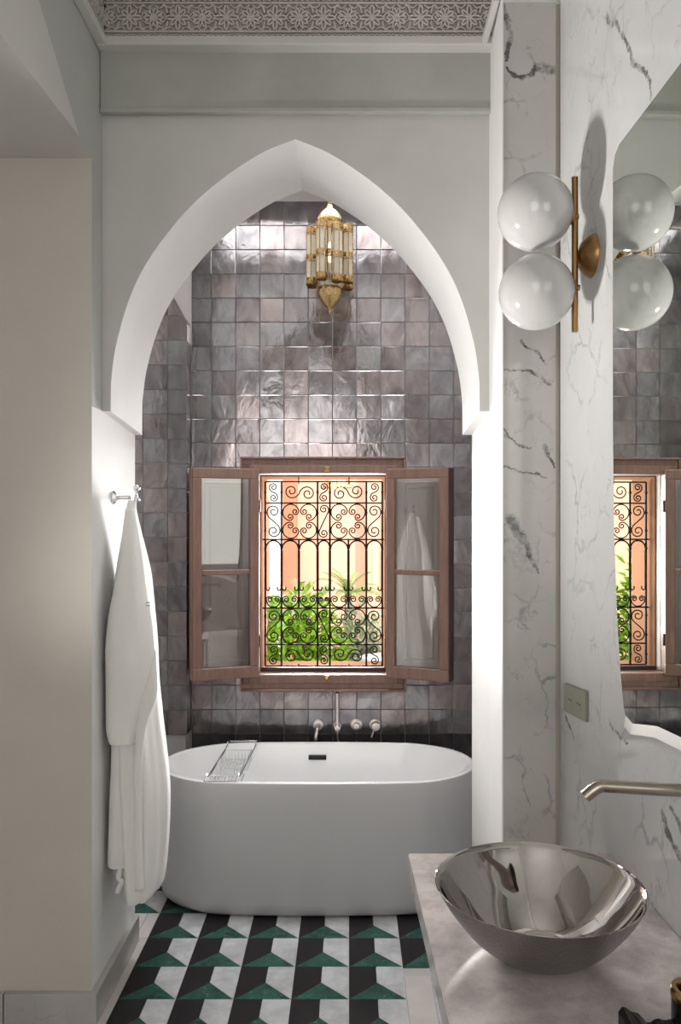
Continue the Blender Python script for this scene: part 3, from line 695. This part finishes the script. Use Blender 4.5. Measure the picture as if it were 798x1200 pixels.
# ---------------------------------------------------------------- bathtub
TX, TY, TA, TB, TZ = -.142, 3.565, .712, .318, .567
tub = thing('bathtub', 'white freestanding oval bathtub under the window', 'bathtub', (TX, TY, 0)); at = A(tub)
def oval(a, b, n_=72, ex=2.9, eb=2.2):
    out = []
    for k in range(n_):
        t = 2*PI*k/n_; c_, s_ = math.cos(t), math.sin(t)
        out.append((a*math.copysign(abs(c_)**(2/ex), c_), b*math.copysign(abs(s_)**(2/eb), s_)))
    return out
def oval2(a, b, n_=96):   # stadium-like: straight long sides, elliptical ends
    out = []; st = a*.42; ea = a-st
    for k in range(n_):
        t = 2*PI*k/n_; out.append(((st if math.cos(t) > 0 else -st)*min(1, abs(math.cos(t))*3)+ea*math.copysign(abs(math.cos(t)), math.cos(t)), b*math.copysign(abs(math.sin(t))**.92, math.sin(t))))
    return out
rings = [(-.055, .0, .0), (-.022, .0, .006), (-.008, .0, .022), (0, 0, .06), (-.004, 0, .25), (.0, 0, .45), (.0, 0, .545), (-.003, 0, .563), (-.008, 0, TZ), (-.022, 0, TZ), (-.030, 0, TZ-.004), (-.034, 0, TZ-.015), (-.05, 0, .45), (-.085, 0, .28), (-.13, 0, .17), (-.20, 0, .125), (-.27, 0, .115)]
bm = bmesh.new(); prev = None
for d, _, z in rings:
    k_ = 1.9 if (z < .5 and d < -.04 and z > .1) else 1.0     # sloped ends inside
    ring = [bm.verts.new((TX+x, TY+y, z)) for x, y in oval2(TA+d*k_, max(.02, TB+d))]
    if prev: [bm.faces.new((prev[i], prev[(i+1) % 96], ring[(i+1) % 96], ring[i])) for i in range(96)]
    else: bm.faces.new(ring)
    prev = ring
bm.faces.new(prev[::-1])
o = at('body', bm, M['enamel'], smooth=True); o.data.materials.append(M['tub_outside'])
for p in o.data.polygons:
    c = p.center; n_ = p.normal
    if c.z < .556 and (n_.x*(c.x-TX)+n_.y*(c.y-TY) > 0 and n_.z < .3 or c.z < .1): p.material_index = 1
ox, oz = X_(372, 3.845), Z_(887, 3.845)
bm = BB(.004, ox-.044, ox+.044, 3.832, 3.846, oz-.012, oz+.012); at('overflow_slot', bm, M['black'], label='dark overflow slot')
bm = bmesh.new(); lathe(bm, [(0, 0), (.03, 0), (.032, .004), (.0, .008)], (TX, TY, .1155), 20); at('drain', bm, M['chrome'])
# wire bath caddy
zr = TZ+.006; cdy = thing('bath_caddy', 'chrome wire bath caddy laid across the left end of the bathtub', 'bath caddy', (-.53, TY, TZ)); ac = A(cdy)
yf, yb_ = TY-TB-.004, TY+TB-.004
xa0, xa1, xb0, xb1 = -.604, -.470, -.590, -.452
def cx_(u, s): return (xa0+(xb0-xa0)*u) if s == 0 else (xa1+(xb1-xa1)*u)
for s in (0, 1):
    bm = bmesh.new(); pts = [(cx_(0, s), yf+.012, zr), (cx_(.12, s), yf+.07, zr+.012), (cx_(.16, s), yf+.09, zr-.004), (cx_(.5, s), TY, zr-.004), (cx_(.84, s), yb_-.09, zr-.004), (cx_(.88, s), yb_-.07, zr+.012), (cx_(1, s), yb_-.012, zr)]
    tube(bm, catmull(pts, 4), .0032, 6); ac('side_rail', bm, M['chrome'])
for u, y in ((0, yf+.012), (1, yb_-.012)):
    bm = bmesh.new(); tube(bm, [(cx_(u, 0), y, zr), (cx_(u, 1), y, zr)], .0036, 6); ac('end_bar', bm, M['chrome'])
for y0_, y1_ in ((TY-.21, TY-.045), (TY+.02, TY+.17)):
    bm = bmesh.new(); u = (y0_-yf)/(yb_-yf); x0_, x1_ = cx_(u, 0)+.006, cx_(u, 1)-.006; zb = zr-.055
    for zz in (zr-.006, zb): tube(bm, [(x0_, y0_, zz), (x1_, y0_, zz), (x1_, y1_, zz), (x0_, y1_, zz)], .0022, 5, closed=True)
    for k in range(9):
        x = x0_+(x1_-x0_)*k/8; tube(bm, [(x, y0_, zr-.006), (x, y0_, zb), (x, y1_, zb), (x, y1_, zr-.006)], .0015, 4)
    for k in range(1, 6):
        y = y0_+(y1_-y0_)*k/6; tube(bm, [(x0_, y, zr-.006), (x0_, y, zb), (x1_, y, zb), (x1_, y, zr-.006)], .0013, 4)
    ac('basket', bm, M['chrome'])
# wall taps
TW = DW-.0005
def tapbase(name, label, px, py, r): 
    x, z = P(px, py, DW); t = thing(name, label, 'tap', (x, TW, z)); a = A(t)
    bm = bmesh.new(); lathe(bm, [(r, 0), (r, .006), (r*.9, .009), (r*.5, .010)], (x, TW, z), 24, (0, -1, 0)); a('flange', bm, M['nickel'], smooth=True)
    return t, a, x, z
t, a, x, z = tapbase('bath_spout', 'nickel wall spout over the bathtub, leftmost of the four fittings', 373, 849, .028)
bm = bmesh.new(); tube(bm, catmull([(x, TW-.006, z+.004), (x, TW-.05, z+.004), (x-.002, TW-.085, z-.004), (x-.008, TW-.10, z-.035), (x-.010, TW-.10, z-.052)], 4), .0095, 12); a('spout', bm, M['nickel'], smooth=True)
t, a, x, z = tapbase('hand_shower', 'slim nickel hand shower standing upright on its wall holder above the bathtub', 395.5, 850, .022)
t['category'] = 'shower'
bm = bmesh.new(); lathe(bm, [(.012, .01), (.012, .045), (.015, .048), (.015, .07), (0, .072)], (x, TW, z), 16, (0, -1, 0)); a('holder', bm, M['nickel'], smooth=True)
bm = bmesh.new(); tube(bm, [(x, TW-.055, z-.02), (x-.001, TW-.055, z+.178)], .0105, 14); a('handle', bm, M['nickel'], smooth=True)
bm = bmesh.new(); tube(bm, catmull([(x, TW-.055, z-.018), (x+.003, TW-.056, z-.06), (x+.012, TW-.05, z-.12), (x-.004, TW-.045, z-.2), (x, TW-.012, z-.24)], 4), .0045, 8); a('hose', bm, M['nickel'], smooth=True)
t, a, x, z = tapbase('bath_tap', 'round nickel diverter knob on the tiles, second fitting from the right', 417.5, 849, .031)
bm = bmesh.new(); lathe(bm, [(.018, .008), (.018, .04), (.016, .044), (0, .045)], (x, TW, z), 20, (0, -1, 0)); tube(bm, [(x, TW-.03, z+.012), (x+.002, TW-.03, z+.034)], .0035, 8); a('knob', bm, M['nickel'], smooth=True)
t, a, x, z = tapbase('bath_tap', 'round nickel mixer tap with a pin lever, rightmost fitting above the bathtub', 439.5, 849, .031)
bm = bmesh.new(); lathe(bm, [(.023, .008), (.023, .045), (.021, .05), (0, .051)], (x+.002, TW, z), 20, (0, -1, 0)); a('knob', bm, M['nickel'], smooth=True)
bm = bmesh.new(); tube(bm, [(x-.006, TW-.04, z-.014), (x-.020, TW-.045, z-.055)], .0042, 8); a('lever', bm, M['nickel'], smooth=True)

# ---------------------------------------------------------------- lantern above the bath
LX, LY = X_(386.5, 3.55), 3.55; lk = 3.55/F
lan = thing('moroccan_lantern', 'brass and glass pendant lantern of clustered tubes hanging in the arch', 'lantern', (LX, LY, CZ)); la = A(lan)
def lz(y): return Z_(y, 3.55)
def poly_tube(cx, cy, r, z0, z1, n_=6, ph=0):
    pts = [(cx+r*math.cos(2*PI*k/n_+ph), cy+r*math.sin(2*PI*k/n_+ph)) for k in range(n_)]
    b1 = bmesh.new()
    for k in range(n_):
        p, q_ = pts[k], pts[(k+1) % n_]; b1.faces.new([b1.verts.new(c) for c in ((*p, z0), (*q_, z0), (*q_, z1), (*p, z1))])
    gt = la('glass_tube', b1, M['old_glass']); bpy.context.view_layer.update(); sub = lambda nm, b_, m_: obj(nm, b_, m_, gt)
    b2 = bmesh.new()
    for x, y in pts: tube(b2, [(x, y, z0), (x, y, z1)], .0028, 5)
    for t_ in (0, .13, .55, .62, 1):
        zz = z1+(z0-z1)*t_; tube(b2, [(x, y, zz) for x, y in pts], .0036 if t_ in (0, 1) else .0024, 5, closed=True)
    for ta, tb in ((0, .10), (.50, .58), (.92, 1)):
        lathe(b2, [(r*1.03, z1+(z0-z1)*ta), (r*1.05, z1+(z0-z1)*(ta+tb)/2), (r*1.03, z1+(z0-z1)*tb)], (cx, cy, 0), 12)
    sub('brass_cage', b2, M['gold_pierced'])
    b3 = bmesh.new(); lathe(b3, [(r*1.08, 0), (r*1.08, .006), (r*.5, .010), (0, .011)], (cx, cy, z1), n_); sub('cap', b3, M['gold'])
    b3 = bmesh.new(); lathe(b3, [(r*1.08, 0), (r*1.08, -.010), (r*.95, -.011), (r*.95, -.002)], (cx, cy, z0), n_); sub('cap', b3, M['brass'])
ZC0, ZC1 = lz(329), lz(262)
poly_tube(LX, LY, .052, ZC0, ZC1, 8, PI/8)
for k in range(8):
    a = PI/8+k*PI/4; r_ = .088; z_off = .010 if k % 2 else 0
    poly_tube(LX+r_*math.cos(a), LY+r_*math.sin(a), .0245, lz(334)+z_off, lz(270)-.004+z_off, 6, a)
bm = bmesh.new(); lathe(bm, [(.054, 0), (.058, .012), (.054, .028), (.044, .044), (.028, .060), (.014, .070), (.010, .085), (.014, .092), (0, .098)], (LX, LY, ZC1), 16); la('dome', bm, M['gold_pierced'])
bm = bmesh.new()   # skirt of fan glass
lathe(bm, [(.085, 0), (.052, -.045), (.050, -.045), (.083, 0)], (LX, LY, lz(326)), 16); la('fan_skirt', bm, M['old_glass'])
bm = bmesh.new()
for k in range(16): a = k*PI/8; tube(bm, [(LX+.085*math.cos(a), LY+.085*math.sin(a), lz(326)), (LX+.052*math.cos(a), LY+.052*math.sin(a), lz(326)-.045)], .0022, 4)
la('skirt_rib', bm, M['gold'])
bm = bmesh.new(); lathe(bm, [(.046, 0), (.055, -.006), (.057, -.02), (.052, -.042), (.038, -.066), (.018, -.088), (.006, -.098), (.007, -.108), (.002, -.120), (0, -.128)], (LX, LY, lz(326)-.043), 20); la('finial', bm, M['gold_pierced'], smooth=True)
bm = bmesh.new(); lathe(bm, [(0, -.05), (.018, -.035), (.020, 0), (.008, .04), (0, .05)], (LX, LY, (ZC0+ZC1)/2), 12); la('bulb', bm, M['glow'], smooth=True)
bm = bmesh.new()
zz = ZC1+.095; kk = 0
while zz < CZ-.005:
    pts = [((.006*math.cos(t)) if kk % 2 == 0 else 0, (.006*math.cos(t)) if kk % 2 else 0, .010*math.sin(t)) for t in [2*PI*j/8 for j in range(8)]]
    tube(bm, [(LX+p[0], LY+p[1], zz+p[2]) for p in pts], .0018, 4, closed=True); zz += .015; kk += 1
box(bm, LX-.004, LX+.004, 3.24, 3.76, CZ+.002, CZ+.012)
la('chain', bm, M['gold'])

# ---------------------------------------------------------------- wall light on the right
sc = thing('wall_light', 'brass wall light with two opal glass globes beside the mirror', 'wall light', (wx(2.09), 2.09, 2.362)); asx = A(sc)
bx, by = .603, 2.085
bm = bmesh.new(); lathe(bm, [(.058, 0), (.058, .002), (.050, .016), (.034, .030), (.012, .038), (0, .040)], (wx(2.09), 2.09, 2.362), 32, WN); asx('canopy', bm, M['brass'], smooth=True)
bm = bmesh.new(); tube(bm, [(wx(2.09)-.036, 2.089, 2.362), (bx, by, 2.362)], .006, 10); asx('stem', bm, M['brass'], smooth=True)
bm = bmesh.new(); tube(bm, [(bx, by, Z_(389, by)), (bx, by, Z_(208, by))], .0085, 20); asx('rod', bm, M['brass'], smooth=True)
for px, py in ((627, 249), (628.5, 342.5)):
    cx, cz = P(px, py, by); r = .0995
    bm = bmesh.new(); bmesh.ops.create_uvsphere(bm, u_segments=48, v_segments=32, radius=r, matrix=Matrix.Translation((cx, by, cz))); g_ = asx('globe', bm, M['opal'], smooth='all')
    bm = bmesh.new(); zz = cz+(-.012 if py < 300 else .012); lathe(bm, [(.020, 0), (.020, .006), (.008, .012), (.008, .02)], (cx+r-.004, by, zz), 16, (1, 0, 0)); asx('socket_cup', bm, M['brass'], smooth=True)

# ---------------------------------------------------------------- mirror
def mx(D, off): return .70-off-.0235*D
mp = [(1.886, 2.50), (1.886, 1.9), (1.878, 1.62), (1.858, 1.42), (1.835, 1.29), (1.815, 1.215), (1.79, 1.180), (1.755, 1.176), (1.70, 1.190), (1.627, 1.206), (1.516, 1.212), (1.3, 1.214), (.5, 1.214), (.46, 1.25), (.46, 2.50), (.50, 2.54), (1.845, 2.54), (1.872, 2.528)]
mir = thing('wall_mirror', 'large frameless wall mirror on the marble wall beside the globes', 'mirror', (mx(1.2, 0), 1.2, 1.2)); am = A(mir)
def wall_poly(bm, pts, o0, o1):
    v0 = [bm.verts.new((mx(D, o0), D, z)) for D, z in pts]; v1 = [bm.verts.new((mx(D, o1), D, z)) for D, z in pts]
    bm.faces.new(v1); bm.faces.new(v0[::-1]); n_ = len(pts)
    for i in range(n_): bm.faces.new((v0[i], v0[(i+1) % n_], v1[(i+1) % n_], v1[i]))
bm = bmesh.new(); wall_poly(bm, mp, .0005, .0185); am('backing', bm, M['mirror_edge'])
bm = bmesh.new(); cy_ = 1.2; ins_ = [(D+(cy_-D)*.007, z+(1.85-z)*.005) for D, z in mp]; wall_poly(bm, ins_, .0186, .020); am('glass', bm, M['mirror'])
bm = bmesh.new()   # bevelled lower edge
edge = [(1.800, 1.178), (1.76, 1.170), (1.70, 1.183), (1.627, 1.198), (1.516, 1.205), (1.3, 1.207), (.5, 1.207)]
for (D0, z0_), (D1, z1_) in zip(edge, edge[1:]):
    q4 = [(mx(D0, .0205), D0, z0_+.024), (mx(D1, .0205), D1, z1_+.024), (mx(D1, .024), D1, z1_), (mx(D0, .024), D0, z0_)]
    b4 = [(mx(D0, .001), D0, z0_+.024), (mx(D1, .001), D1, z1_+.024), (mx(D1, .001), D1, z1_), (mx(D0, .001), D0, z0_)]
    f = [bm.verts.new(c) for c in q4]; b = [bm.verts.new(c) for c in b4]; bm.faces.new(f); bm.faces.new(b[::-1])
    for k in range(4): bm.faces.new((f[k], f[(k+1) % 4], b[(k+1) % 4], b[k]))
bmesh.ops.remove_doubles(bm, verts=bm.verts, dist=1e-5)
am('bevelled_edge', bm, M['bevel'], label='bright bevelled lower edge')

# socket plate
skt = thing('power_socket', 'olive grey double socket plate on the marble wall', 'socket', (wx(2.21), 2.21, 1.14)); ak = A(skt)
bm = bmesh.new(); wall_poly(bm, [(2.118, 1.106), (2.316, 1.090), (2.316, 1.174), (2.118, 1.190)], .0003, .009); bmesh.ops.bevel(bm, geom=bm.edges[:], offset=.002, segments=2, affect='EDGES'); ak('plate', bm, M['socket'])
for D in (2.175, 2.258):
    zc_ = 1.14+(2.217-D)*.08
    bm = bmesh.new(); lathe(bm, [(.021, .0), (.021, .0105-.001), (.019, .0105-.001), (.019, .0092)], (wx(D), D, zc_), 24, WN); ak('outlet', bm, M['socket'], smooth=True)
    for dd in (-.009, .009): bm = bmesh.new(); lathe(bm, [(.0032, .0085), (.0032, .0098)], (wx(D+dd), D+dd, zc_), 8, WN); ak('pin_hole', bm, M['hole'])

# ---------------------------------------------------------------- vanity
van = thing('vanity_unit', 'pink veined marble vanity counter beside the marble wall', 'vanity', (.42, 1.2, 0)); av = A(van)
ZT = .815
def sl(D): return .200-.0235*D*1.1       # left edge follows the wall
bm = bmesh.new(); prism(bm, [(sl(1.966), 1.966), (wx(1.966)-.0005, 1.966), (wx(.3)-.0005, .3), (sl(.3), .3)], ZT-.053, ZT, 'xy'); bmesh.ops.bevel(bm, geom=bm.edges[:], offset=.002, segments=2, affect='EDGES'); av('countertop', bm, M['marble_top'])
bm = bmesh.new(); prism(bm, [(.33, 1.90), (wx(1.9)-.0005, 1.90), (wx(.4)-.0005, .4), (.33, .4)], 0, ZT-.053, 'xy'); av('cabinet', bm, M['marble_floor'])
for k in range(2):
    av('door', BB(.003, .316, .3295, .45+.72*k, 1.14+.72*k, .06, .72), M['marble_floor'])
bw = thing('vessel_basin', 'round polished steel vessel basin on the vanity counter', 'basin', (.366, 1.505, ZT)); ab = A(bw)
bc = (.366, 1.505, ZT); R0 = .1995; zrim = .135
prof_o = [(.0, .0), (.055, .0), (.075, .003), (.105, .020), (.135, .045), (.160, .074), (.181, .103), (R0, zrim)]
bm = bmesh.new()
ro = catmull([(r, h) for r, h in prof_o[1:]], 4)
lathe(bm, [(0, 0)]+ro+[(R0-.0015, zrim+.001), (R0-.003, zrim)]+[(max(r-.0035, 0), h+.0035) for r, h in ro[::-1][1:-4]]+[(.03, .0075), (0, .0075)], bc, 96)
o = ab('bowl', bm, M['steel_out'], smooth=True)
o.data.materials.append(M['steel'])
for p in o.data.polygons:     # polished inside, dull hammered outside
    c = p.center; rr = math.hypot(c.x-bc[0], c.y-bc[1])
    nrm = p.normal; inward = nrm.x*(bc[0]-c.x)+nrm.y*(bc[1]-c.y)
    if inward > 0 or (nrm.z > .5): p.material_index = 1
bm = bmesh.new(); lathe(bm, [(0, .0075), (.022, .0075), (.022, .011), (.018, .013), (0, .013)], bc, 24); ab('drain', bm, M['chrome'], smooth=True)
# wall spout
FD = 1.475; FZ = Z_(934, 1.44)
fa = thing('basin_spout', 'brushed nickel wall spout above the steel basin', 'tap', (wx(FD), FD, FZ)); af = A(fa)
tipx = X_(690, FD+.02)
bm = bmesh.new(); pts = catmull([(wx(FD), FD, FZ), (.60, FD+.004, FZ), (X_(716, FD), FD+.012, FZ+.004), (X_(706, FD), FD+.013, FZ+.0035), (X_(698, FD), FD+.014, FZ-.004), (X_(689, FD), FD+.016, FZ-.017)], 6)
tube(bm, pts, .0118, 20); af('spout', bm, M['spout'], smooth=True)
bm = bmesh.new(); e1, e0 = Vector(pts[-1]), Vector(pts[-2]); dr = (e1-e0).normalized(); lathe(bm, [(.0095, .0002), (.0095, .0006)], e1, 16, dr); af('aerator', bm, M['hole'])
bm = bmesh.new(); lathe(bm, [(.030, 0), (.030, .006), (.027, .009), (.012, .009)], (wx(FD), FD, FZ), 32, WN); af('flange', bm, M['spout'], smooth=True)
# small dark dish behind the basin
dx_, dy_ = X_(675, 1.86), 1.865
ds = thing('soap_dish', 'small dark round dish with chrome rim behind the steel basin', 'dish', (dx_, dy_, ZT)); ad = A(ds)
bm = bmesh.new(); lathe(bm, [(0, .0), (.028, 0), (.034, .012), (.030, .012), (.022, .005), (0, .005)], (dx_, dy_, ZT), 28); ad('dish', bm, M['black'], smooth=True)
bm = bmesh.new(); lathe(bm, [(.0345, .0125), (.036, .014), (.0345, .0155), (.033, .014)], (dx_, dy_, ZT), 28, closed=True); ad('rim', bm, M['chrome'], smooth=True)
# black jar with gold rim
jx, jy = .556, 1.262
jr = thing('candle_jar', 'black jar with a thick gold rim on the counter at the right edge', 'jar', (jx, jy, ZT)); aj = A(jr)
bm = bmesh.new(); lathe(bm, [(0, 0), (.030, 0), (.033, .004), (.033, .066), (.028, .066), (.028, .012), (0, .012)], (jx, jy, ZT), 40); aj('jar', bm, M['black'], smooth=True)
bm = bmesh.new(); lathe(bm, [(.034, .062), (.0345, .066), (.0345, .074), (.032, .078), (.026, .078), (.024, .075), (.024, .064)], (jx, jy, ZT), 40, closed=True); aj('rim', bm, M['gold'], smooth=True)
# black soft pouch
bm = bmesh.new(); nx_, ny_ = 14, 8; g0 = []
for i in range(nx_+1):
    row = []
    for j in range(ny_+1):
        u, v = i/nx_, j/ny_; x = .443+.085*u; y = 1.285-.14*v-.02*u
        z = ZT+.001+(.028+.006*math.sin(u*9)+.003*math.sin(u*21+v*4)-.012*u)*(1 if 0 < i < nx_ and j < ny_ else .86)
        row.append(bm.verts.new((x, y, z)))
    g0.append(row)
bt_ = [[bm.verts.new((v.co.x, v.co.y, ZT+.0008)) for v in row] for row in g0]
for i in range(nx_):
    for j in range(ny_): bm.faces.new((g0[i][j], g0[i+1][j], g0[i+1][j+1], g0[i][j+1])); bm.faces.new((bt_[i][j], bt_[i][j+1], bt_[i+1][j+1], bt_[i+1][j]))
for i in range(nx_):
    for j in (0, ny_): bm.faces.new((g0[i][j], g0[i+1][j], bt_[i+1][j], bt_[i][j]))
for j in range(ny_):
    for i in (0, nx_): bm.faces.new((g0[i][j], g0[i][j+1], bt_[i][j+1], bt_[i][j]))
tag(obj('black_pouch', bm, M['black_soft']), 'black pouch with a wavy edge lying on the counter in the lower right corner', 'pouch')

# ---------------------------------------------------------------- hook and bathrobe
HD = 2.81; hzz = Z_(583, HD); hx0 = XL+.0005
hk = thing('wall_hook', 'chrome wall hook with a cross bar holding the bathrobe', 'hook', (hx0, HD, hzz)); ah = A(hk)
bm = bmesh.new(); lathe(bm, [(.024, 0), (.024, .004), (.019, .008), (.011, .014), (.007, .022), (.0065, .068), (.009, .070)], (hx0, HD, hzz), 24, (1, 0, 0)); ah('arm', bm, M['chrome'], smooth=True)
hx1 = X_(160, HD)
bm = bmesh.new(); tube(bm, [(hx1, HD, hzz-.006), (hx1, HD, hzz+.030)], .0055, 12)
for zz in (hzz-.006, hzz+.034): bmesh.ops.create_uvsphere(bm, u_segments=16, v_segments=10, radius=.0125, matrix=Matrix.Translation((hx1, HD, zz)))
ah('cross_knob', bm, M['chrome'], smooth='all')
rb = thing('bathrobe', 'white waffle bathrobe hanging from the chrome hook on the left wall', 'bathrobe', (hx1-.02, HD, hzz)); ar = A(rb)
def loft(rows, nseg=56, folds=0, amp=0, seed=0, wrap=1):
    """rows: (y_px, xl_px, xr_px, D, halfdepth)"""
    rr = catmull(rows, 5); bm = bmesh.new(); prev = None; rnd = random.Random(seed); ph = [rnd.uniform(0, 6.28) for _ in range(4)]
    first = None
    for y, xl, xr, D, hd in rr:
        x0, x1, z = X_(xl, D), X_(xr, D), Z_(y, D); x0 = max(x0, XL+.004); cx, hw_ = (x0+x1)/2, max(.003, (x1-x0)/2); ring = []
        for k in range(nseg):
            t = 2*PI*k/nseg; f = 1+amp*(math.sin(folds*t+ph[0]+z*1.5)+.5*math.sin((folds*2+1)*t+ph[1]-z*2.3))*(min(1, max(0, (y-rr[0][0])/90)))
            c_, s_ = math.cos(t), math.sin(t)
            ring.append(bm.verts.new((max(XL+.002, cx+hw_*f*c_), D+hd*f*s_, z)))
        if prev: [bm.faces.new((prev[i], prev[(i+1) % nseg], ring[(i+1) % nseg], ring[i])) for i in range(nseg)]
        else: bm.faces.new(ring)
        prev = ring
    bm.faces.new(prev[::-1]); return bm
body = [(586, 150, 160, 2.81, .012), (600, 148, 160, 2.81, .03), (630, 144, 166, 2.815, .07), (667, 139, 174, 2.82, .11), (702, 136, 177, 2.83, .14), (757, 132, 181, 2.84, .16), (800, 132, 183, 2.84, .16), (850, 134, 188.5, 2.84, .16), (910, 137, 196, 2.84, .165), (950, 140, 197.5, 2.84, .17), (1000, 146, 194.5, 2.84, .17), (1028, 150, 191, 2.84, .17), (1036, 151, 189, 2.84, .165)]
ar('body', loft(body, 72, 7, .045, 1), M['cotton'], smooth='all')
slv = [(596, 147, 157, 2.76, .012), (625, 143.5, 163, 2.745, .03), (655, 140, 168, 2.735, .05), (690, 134, 172, 2.72, .06), (720, 128, 177, 2.71, .066), (757, 124, 181, 2.70, .066), (785, 124, 182, 2.70, .064), (805, 124, 178, 2.70, .058), (830, 124, 171, 2.70, .052), (855, 124.5, 165, 2.70, .048), (870, 128, 161, 2.70, .044)]
ar('sleeve', loft(slv, 48, 3, .03, 2), M['cotton'], smooth='all', label='near sleeve with a turned cuff')
slv2 = [(850, 129, 160, 2.72, .03), (880, 131, 158, 2.72, .035), (930, 129.5, 156, 2.72, .035), (980, 128, 155, 2.72, .035), (1010, 127, 154, 2.72, .035), (1014, 128, 153, 2.72, .032)]
ar('front_panel', loft(slv2, 40, 3, .06, 3), M['cotton'], smooth='all')
lap = [(600, 0, 0, 0, 0), (600, 0, 0, 0, 0), (600, 0, 0, 0, 0), (762, 180, 182.5, 2.69, .004), (780, 174, 183.5, 2.685, .014), (815, 166, 184, 2.68, .018)]+[(850, 160.5, 172, 2.68, .018)]+[(660, 150, 164, 2.70, .02), (690, 152, 173, 2.69, .022), (735, 158, 179, 2.69, .02), (790, 166, 182, 2.68, .02), (850, 160, 168, 2.68, .016), (900, 157, 167, 2.68, .015), (960, 157, 167, 2.68, .015), (1020, 158, 168, 2.68, .015), (1042, 158.5, 169, 2.68, .014)]
ar('lapel', loft(lap[3:7]+lap[12:], 24, 2, .03, 4), M['cotton'], smooth='all')
bm = bmesh.new(); Dq = 2.70; pts = [(139, 1005), (141, 1018), (139, 1028), (143, 1033), (139.5, 1040), (138, 1046)]
tube(bm, [(X_(x, Dq), Dq, Z_(y, Dq)) for x, y in catmull(pts, 4)], .010, 8); ar('belt', bm, M['cotton'], smooth='all')
bm = bmesh.new()
for y in (706, 709.5, 723, 727.5):
    x0_, z_ = P(171, y, 2.69); box(bm, x0_, x0_+.014, 2.688, 2.69, z_-.002, z_+.001)
x0_, z_ = P(171, 723, 2.69); box(bm, x0_, x0_+.002, 2.688, 2.69, z_, z_+.045); 
mono = ar('monogram', bm, M['thread'], label='small grey embroidered emblem')
